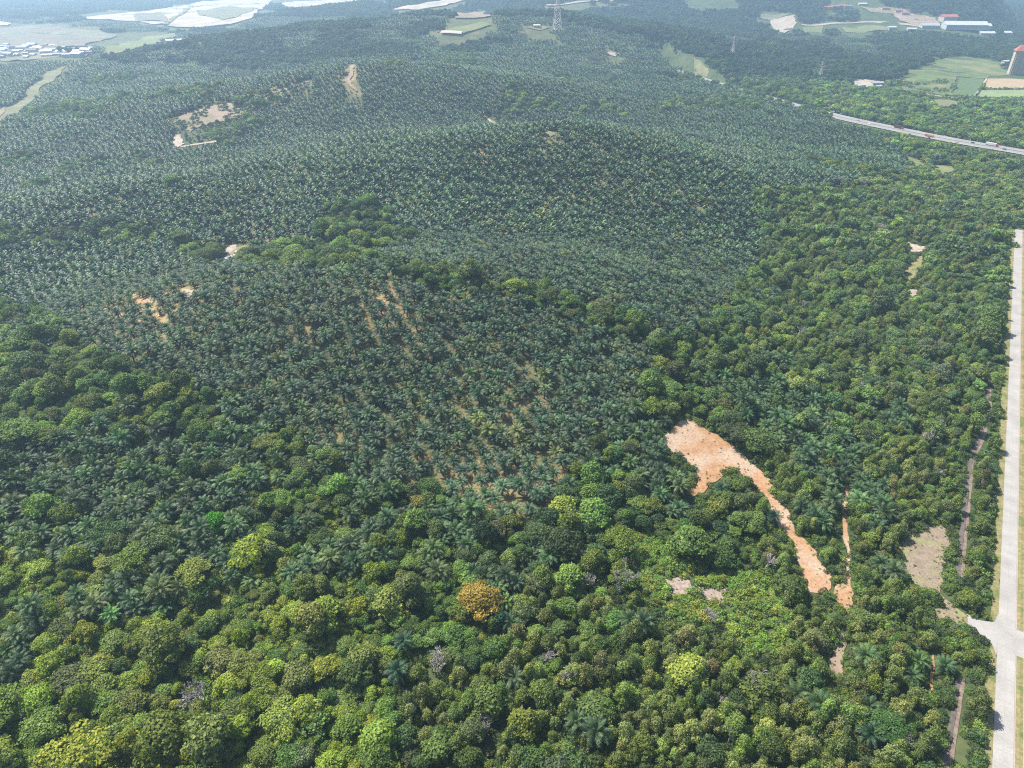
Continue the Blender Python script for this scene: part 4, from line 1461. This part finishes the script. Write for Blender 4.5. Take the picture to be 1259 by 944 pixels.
special('ochre', 588, 752, 1.1, (.3, .22, .04), 'wide ochre orange tree standing out among green trees', 'tree', 0, .95, 'broadleaf_tree')
special('broad', 612, 770, .8, (.03, .085, .04), 'small bluish green tree at the foot of the ochre orange tree', 'tree', 1, None, 'broadleaf_tree')
special('broad', 902, 905, .75, (.14, .2, .05), 'bright pale green round tree alone among darker acacias', 'tree', 3, .9, 'broadleaf_tree')
special('broad', 374, 940, .85, (.16, .2, .09), 'pale grey green dome shaped tree at the bottom of the view', 'tree', 4, .95, 'broadleaf_tree')
special('umbrella', 1085, 905, 1.15, (.06, .125, .03), 'broad layered green tree beside the lower ditch', 'tree', 0, 1.0, 'broadleaf_tree')
special('umbrella', 95, 850, 1.0, (.1, .12, .045), 'flat pale olive tree in the lower left scrub', 'tree', 2, .9, 'broadleaf_tree')
special('broad', 270, 655, .9, (.07, .24, .015), 'vivid lime green tree among the dark palms', 'tree', 1, 1.1, 'broadleaf_tree')
special('umbrella', 25, 690, 1.0, (.17, .2, .012), 'yellow green spreading tree at the left edge', 'tree', 1, .6, 'broadleaf_tree')
special('broad', 215, 232, 1.6, (.1, .19, .04), 'lone bright green tree among far grey palms', 'tree', 1, 1.3, 'broadleaf_tree')
special('broad', 298, 795, .6, (.18, .24, .012), 'small yellow lime tree in the lower left scrub', 'tree', 3, .8, 'broadleaf_tree')
special('broad', 240, 942, .85, (.18, .2, .012), 'yellow green tree at the bottom edge left of the dome shaped tree', 'tree', 0, .9, 'broadleaf_tree')
special('dead', 762, 730, 1.25, None, 'tall bare grey dead tree with forked branches', 'dead tree', 0)
special('dead', 728, 725, .85, None, 'pinkish bare tree just left of the tall grey dead tree', 'dead tree', 2)
special('dead', 598, 905, .9, None, 'pale leafless skeleton tree among olive acacias', 'dead tree', 2)
special('dead', 252, 868, 1.25, None, 'purplish grey leafless tree in the lower left scrub', 'dead tree', 2)
special('dead', 645, 722, .7, None, 'pale bare treetop right of the ochre orange tree', 'dead tree', 1)
special('dead', 670, 815, .75, None, 'whitish bare tree below the ochre orange tree', 'dead tree', 2)
special('dead', 535, 830, 1.0, None, 'brown leafless thicket tree right of the two lone palms', 'dead tree', 2)
special('dead', 880, 868, .6, None, 'thin white dead tree left of the bright pale round tree', 'dead tree', 1)
special('dead', 895, 915, .75, None, 'pinkish dead tree beside the bright pale round tree', 'dead tree', 3)
special('dead', 1108, 912, .6, None, 'small bare grey tree beside the layered green tree', 'dead tree', 2)
special('dead', 875, 765, .85, None, 'pinkish bare shrub tree under the rubble strip', 'dead tree', 2)
special('dead', 1058, 485, .8, None, 'pale dead tree in the middle of the right woods', 'dead tree', 3)
special('dead', 1150, 530, .8, None, 'pale dead tree left of the ditch', 'dead tree', 3)
special('dead', 980, 415, .9, None, 'grey bare tree in the woods below the far palms', 'dead tree', 1)
special('dead', 1060, 232, 1.2, None, 'greyish bare tree at the edge of the far woods', 'dead tree', 2)
special('dead', 1035, 230, 1.1, None, 'second greyish bare tree at the edge of the far woods, left of the other', 'dead tree', 2)
special('palm', 492, 838, 1.0, (.03, .07, .035), 'lone palm in the clearing of scrub, the lower of two', 'palm tree', 3, name='oil_palm')
special('palm', 498, 800, .95, (.034, .075, .036), 'lone palm in the clearing of scrub, the upper of two', 'palm tree', 1, name='oil_palm')
special('palm', 885, 610, .9, (.03, .066, .034), 'palm standing at the lower rim of the orange clearing', 'palm tree', 1, name='oil_palm')
special('palm', 912, 612, 1.0, (.03, .066, .034), 'palm right of the rim palm on the orange clearing', 'palm tree', 0, name='oil_palm')
special('palm', 795, 556, .9, (.045, .09, .045), 'pale palm at the left corner of the orange clearing', 'palm tree', 4, name='oil_palm')
special('palm', 948, 645, .85, (.03, .066, .034), 'palm beside the top of the rutted dirt slope', 'palm tree', 3, name='oil_palm')
special('palm', 1066, 912, 1.05, (.028, .062, .03), 'dark palm left of the broad layered tree', 'palm tree', 0, name='oil_palm')

for o_ in out:
    if not len(o_['x']):
        continue
    kp = np.ones(len(o_['x']), bool)
    for sx_, sy_, sr in SPECIAL_CLEAR:
        kp &= np.hypot(o_['x'] - sx_, o_['y'] - sy_) > sr
    for k_ in KEYS + ('t',):
        o_[k_] = o_[k_][kp]

INDIV = {'palm': ('oil_palm', 'palm tree', 270), 'broad': ('broadleaf_tree', 'tree', 250), 'acacia': ('acacia_tree', 'tree', 285), 'umbrella': ('spreading_tree', 'tree', 60), 'shrub': ('shrub', 'shrub', 90)}
LAND = [('the ochre orange tree', 592, 730), ('the tall grey dead tree', 762, 705), ('the pale skeleton tree', 600, 888), ('the orange clearing', 868, 560), ('the rutted dirt slope', 975, 650), ('the bare grey field', 1135, 690),
        ('the road junction', 1236, 786), ('the purplish leafless tree', 252, 852), ('the vivid lime green tree', 270, 640), ('the pale dome shaped tree', 374, 925), ('the bright pale round tree', 902, 885), ('the broad layered tree', 1085, 880),
        ('the two lone palms', 493, 812), ('the rubble patch', 832, 722), ('the orange dirt junction', 1036, 735), ('the pink track end', 1030, 800), ('the flat pale olive tree', 105, 828), ('the yellow green edge tree', 25, 675),
        ('the yellow lime tree', 298, 783), ('the lower ditch', 1170, 905), ('the upper ditch', 1190, 620), ('the brown leafless thicket', 535, 812), ('the bluish green tree', 612, 755), ('the narrow dirt track', 1040, 640), ('the pinkish dead tree', 895, 900)]
ORD = 'nearest second third fourth fifth sixth seventh eighth ninth tenth eleventh twelfth thirteenth fourteenth fifteenth sixteenth seventeenth eighteenth nineteenth twentieth'.split()


def tint_word(t):
    r, g, b_ = t
    if r > .15 and g < r:
        return 'orange'
    if g > .17:
        return 'bright lime'
    if r / g > .82:
        return 'yellow olive'
    if b_ / g > .5:
        return 'bluish green'
    if g < .075:
        return 'dark green'
    return 'mid green' if r / g < .66 else 'olive green'


rank = {}


def label_for(noun, s, t, px, py):
    size = 'small' if s < .8 else 'large' if s > 1.05 else 'medium'
    best = min(LAND, key=lambda l: math.hypot(px - l[1], py - l[2]))
    dx, dy = px - best[1], py - best[2]
    side = ('right of' if dx > 0 else 'left of') if abs(dx) > abs(dy) else ('below' if dy > 0 else 'above')
    return f'{size} {tint_word(t)} {noun}', (size, tint_word(t), noun, best[0], side), math.hypot(dx, dy)


NOUN = {'dead': 'bare tree', 'palm': 'oil palm', 'broad': 'round crowned tree', 'acacia': 'feathery acacia', 'umbrella': 'spreading tree', 'shrub': 'shrub'}
GROUP = {'palm': 'oil palms of the mixed woods and plantation edge', 'broad': 'round crowned trees of the mixed woods', 'acacia': 'feathery acacias near the road', 'umbrella': 'spreading trees of the mixed woods', 'shrub': 'shrubs among the near trees'}


def plant_tree(name, meshes, loc, s, zs, rz, tint):
    e = empty(name, loc, rz)
    e.scale = (s, s, zs)
    t = bpy.data.objects.new('trunk', meshes[0])
    c = bpy.data.objects.new('crown', meshes[1])
    for o_ in (t, c):
        COL.objects.link(o_)
        o_.parent = e
    c['tint'] = [float(v_) for v_ in tint]
    return e


for kind_, p, s, zs, tint, label, cat, var, name in specials:
    loc = (p[0], p[1], p[2])
    if kind_ == 'dead':
        e = bpy.data.objects.new('dead_tree', DEADM[var].data)
        COL.objects.link(e)
        e.location = loc
        e.rotation_euler = (0, 0, rng.uniform(0, TAU))
        e.scale = (s, s, s)
    else:
        pr = PROTO[kind_][var % len(PROTO[kind_])]
        e = plant_tree(name, pr, loc, s, zs, rng.uniform(0, TAU), tint)
    tag(e, label, cat)

STUFF = []
todo = []
for kd, (name, cat, cap) in INDIV.items():
    g = gather(kd)
    vis = (g['px'] > 4) & (g['px'] < 1255) & (g['py'] > 0) & (g['py'] < 955)
    size = np.where(vis, g['s'] / g['d'], 0)
    order = np.argsort(-size)
    chosen = order[:cap]
    chosen = chosen[size[chosen] > 0]
    for i in chosen:
        todo.append((kd, name, cat, {k_: g[k_][i] for k_ in KEYS + ('t',)}))
    rest = np.ones(len(g['x']), bool)
    rest[chosen] = False
    STUFF.append((kd, {k_: g[k_][rest] for k_ in KEYS + ('t',)}))
for kd in ('palm_far', 'broad_far', 'wood_clump', 'palm_clump'):
    STUFF.append((kd, gather(kd)))

g = gather('acacia')
vis = np.where((g['px'] > 560) & (g['px'] < 1200) & (g['py'] > 240) & (g['py'] < 930))[0]
for i in rng.choice(vis, 22, replace=False):
    row = {k_: g[k_][i] for k_ in KEYS + ('t',)}
    row['t'] = np.array((.3, .28, .27))
    row['s'] = rng.uniform(.75, 1.2)
    dxy = np.hypot(row['x'], row['y'])
    row['x'], row['y'] = row['x'] * (1 - 3 / dxy), row['y'] * (1 - 3 / dxy)
    row['z'] = float(height(row['x'], row['y']))
    todo.append(('dead', 'dead_tree', 'dead tree', row))

info = [label_for(NOUN[kd], d_['s'], d_['t'], d_['px'], d_['py']) for kd, _n, _c, d_ in todo]
byk = {}
for i, (_t, key, dist_) in enumerate(info):
    byk.setdefault(key, []).append((dist_, i))
for key, L_ in byk.items():
    L_.sort()
    for j, (_d2, i) in enumerate(L_):
        kd, name, cat, d_ = todo[i]
        o_ = 'only' if len(L_) == 1 else (ORD[j] if j < len(ORD) else 'farthest')
        lab = f'{info[i][0]}, the {o_} such {key[4]} {key[3]}'
        if kd == 'dead':
            e = bpy.data.objects.new('dead_tree', DEADM[int(d_['v']) % 4].data)
            COL.objects.link(e)
            e.location = (d_['x'], d_['y'], d_['z'])
            e.rotation_euler = (0, 0, float(d_['r']))
            e.scale = (d_['s'],) * 3
            tag(e, f"{key[0]} bare grey tree without leaves, the {o_} such {key[4]} {key[3]}", cat, 'bare grey trees among the acacias')
            continue
        e = plant_tree(name, PROTO[kd][d_['v']], (d_['x'], d_['y'], d_['z']), float(d_['s']), float(d_['zs']), float(d_['r']), d_['t'])
        tag(e, lab, cat, GROUP[kd])


# ------------------------------------------------------------------ masses nobody could count: points with instanced plants
def mass(name, label, sets):
    """sets: list of (kind, dict)"""
    coll = bpy.data.collections.new(name + '_kinds')
    base, order = {}, []
    kinds = []
    for kd, _ in sets:
        if kd not in kinds:
            kinds.append(kd)
    n = 0
    for kd in kinds:
        base[kd] = n
        for f_ in FAR[kd]:
            c = f_.copy()
            c.name = f'{name}_{n:03d}'
            coll.objects.link(c)
            n += 1
    P, I, R_, S_, T_ = [], [], [], [], []
    for kd, g in sets:
        k = len(g['x'])
        P.append(np.stack([g['x'], g['y'], g['z']], 1))
        I.append(base[kd] + g['v'] % len(FAR[kd]))
        R_.append(np.stack([np.zeros(k), np.zeros(k), g['r']], 1))
        S_.append(np.stack([g['s'], g['s'], g['zs']], 1))
        T_.append(np.column_stack([g['t'], np.ones(k)]))
    P, I, R_, S_, T_ = (np.concatenate(q_) for q_ in (P, I, R_, S_, T_))
    me_ = bpy.data.meshes.new(name)
    me_.vertices.add(len(P))
    me_.vertices.foreach_set('co', P.astype(np.float32).ravel())
    for nm, ty, arr, key in (('idx', 'INT', I.astype(np.int32), 'value'), ('rot', 'FLOAT_VECTOR', R_.astype(np.float32), 'vector'), ('scl', 'FLOAT_VECTOR', S_.astype(np.float32), 'vector'), ('tint', 'FLOAT_COLOR', T_.astype(np.float32), 'color')):
        at_ = me_.attributes.new(nm, ty, 'POINT')
        at_.data.foreach_set(key, arr.ravel())
    o_ = bpy.data.objects.new(name, me_)
    COL.objects.link(o_)
    tag(o_, label, kind='stuff')
    ng = bpy.data.node_groups.new(name + '_spread', 'GeometryNodeTree')
    ng.interface.new_socket('Geometry', in_out='INPUT', socket_type='NodeSocketGeometry')
    ng.interface.new_socket('Geometry', in_out='OUTPUT', socket_type='NodeSocketGeometry')
    gi, go = ng.nodes.new('NodeGroupInput'), ng.nodes.new('NodeGroupOutput')
    ci = ng.nodes.new('GeometryNodeCollectionInfo')
    ci.inputs[0].default_value = coll
    ci.inputs['Separate Children'].default_value = True
    ci.inputs['Reset Children'].default_value = True
    ip = ng.nodes.new('GeometryNodeInstanceOnPoints')
    ip.inputs['Pick Instance'].default_value = True

    def na(nm, ty):
        q_ = ng.nodes.new('GeometryNodeInputNamedAttribute')
        q_.data_type = ty
        q_.inputs[0].default_value = nm
        return q_.outputs[0]
    ng.links.new(gi.outputs[0], ip.inputs['Points'])
    ng.links.new(ci.outputs[0], ip.inputs['Instance'])
    ng.links.new(na('idx', 'INT'), ip.inputs['Instance Index'])
    ng.links.new(na('rot', 'FLOAT_VECTOR'), ip.inputs['Rotation'])
    ng.links.new(na('scl', 'FLOAT_VECTOR'), ip.inputs['Scale'])
    ng.links.new(ip.outputs[0], go.inputs[0])
    md_ = o_.modifiers.new('spread', 'NODES')
    md_.node_group = ng
    return o_


sd = dict(STUFF)
mass('plantation_palms', 'even rows of grey green oil palms covering the hills', [('palm', sd['palm']), ('palm_far', sd['palm_far']), ('palm_clump', sd['palm_clump'])])
mass('woodland', 'mixed green woodland on the lower ground and along the valleys', [('broad', sd['broad']), ('umbrella', sd['umbrella']), ('acacia', sd['acacia']), ('broad_far', sd['broad_far'])])
mass('distant_forest', 'hazy forest reaching to the far plain', [('wood_clump', sd['wood_clump'])])
mass('undergrowth', 'low shrubs and creepers filling the gaps between the near trees', [('shrub', sd['shrub']), ('shrub', UNDER), ('shrub', WEEDS)])

# ------------------------------------------------------------------ haze
hz = MB()
hz.box(-9800, 9800, -700, 15000, -6, 330)
ho = hz.build('haze', [])
ho.data.materials.clear()
m = bpy.data.materials.new('air')
m.use_nodes = True
nt = m.node_tree
nt.nodes.remove(nt.nodes['Principled BSDF'])
pv = nt.nodes.new('ShaderNodeVolumePrincipled')
pv.inputs['Color'].default_value = (.52, .75, 1.0, 1)
pv.inputs['Density'].default_value = .00016
pv.inputs['Anisotropy'].default_value = .4
nt.links.new(pv.outputs[0], nt.nodes['Material Output'].inputs['Volume'])
ho.data.materials.append(m)
tag(ho, 'pale blue haze thickening toward the far plain', kind='stuff')

# ------------------------------------------------------------------ light
SUN = Vector((-.62, .42, 1.05)).normalized()
el = math.asin(SUN.z)
az = math.atan2(SUN.x, SUN.y)
w = bpy.data.worlds.new('World')
SC.world = w
w.use_nodes = True
nt = w.node_tree
bg = nt.nodes['Background']
sky = nt.nodes.new('ShaderNodeTexSky')
sky.sky_type = 'NISHITA'
sky.sun_disc = False
sky.sun_elevation = el
sky.sun_rotation = az % TAU
sky.dust_density = 2.0
nt.links.new(sky.outputs[0], bg.inputs['Color'])
bg.inputs['Strength'].default_value = .085
sl = bpy.data.lights.new('sun', 'SUN')
sl.energy = 5.0
sl.angle = math.radians(.5)
sl.color = (1, .95, .87)
so_ = bpy.data.objects.new('sun', sl)
COL.objects.link(so_)
so_.rotation_euler = SUN.to_track_quat('Z', 'Y').to_euler()

# ------------------------------------------------------------------ camera
cd = bpy.data.cameras.new('camera')
cam = bpy.data.objects.new('camera', cd)
COL.objects.link(cam)
cam.location = (0, 0, HCAM)
cam.rotation_euler = (math.pi / 2 - PITCH, 0, 0)
cd.sensor_width = 36
cd.lens = 36 * FPX / 1259
cd.clip_start = 1
cd.clip_end = 40000
SC.camera = cam

SC.view_settings.view_transform = 'Standard'
SC.view_settings.look = 'None'
SC.view_settings.exposure = 1.16
SC.view_settings.gamma = 1
cy = SC.cycles
cy.max_bounces = 5
cy.diffuse_bounces = 3
cy.glossy_bounces = 2
cy.transmission_bounces = 3
cy.volume_bounces = 1
cy.use_denoising = False
cy.use_adaptive_sampling = False
cy.filter_width = 1.15
cy.sample_clamp_indirect = 3
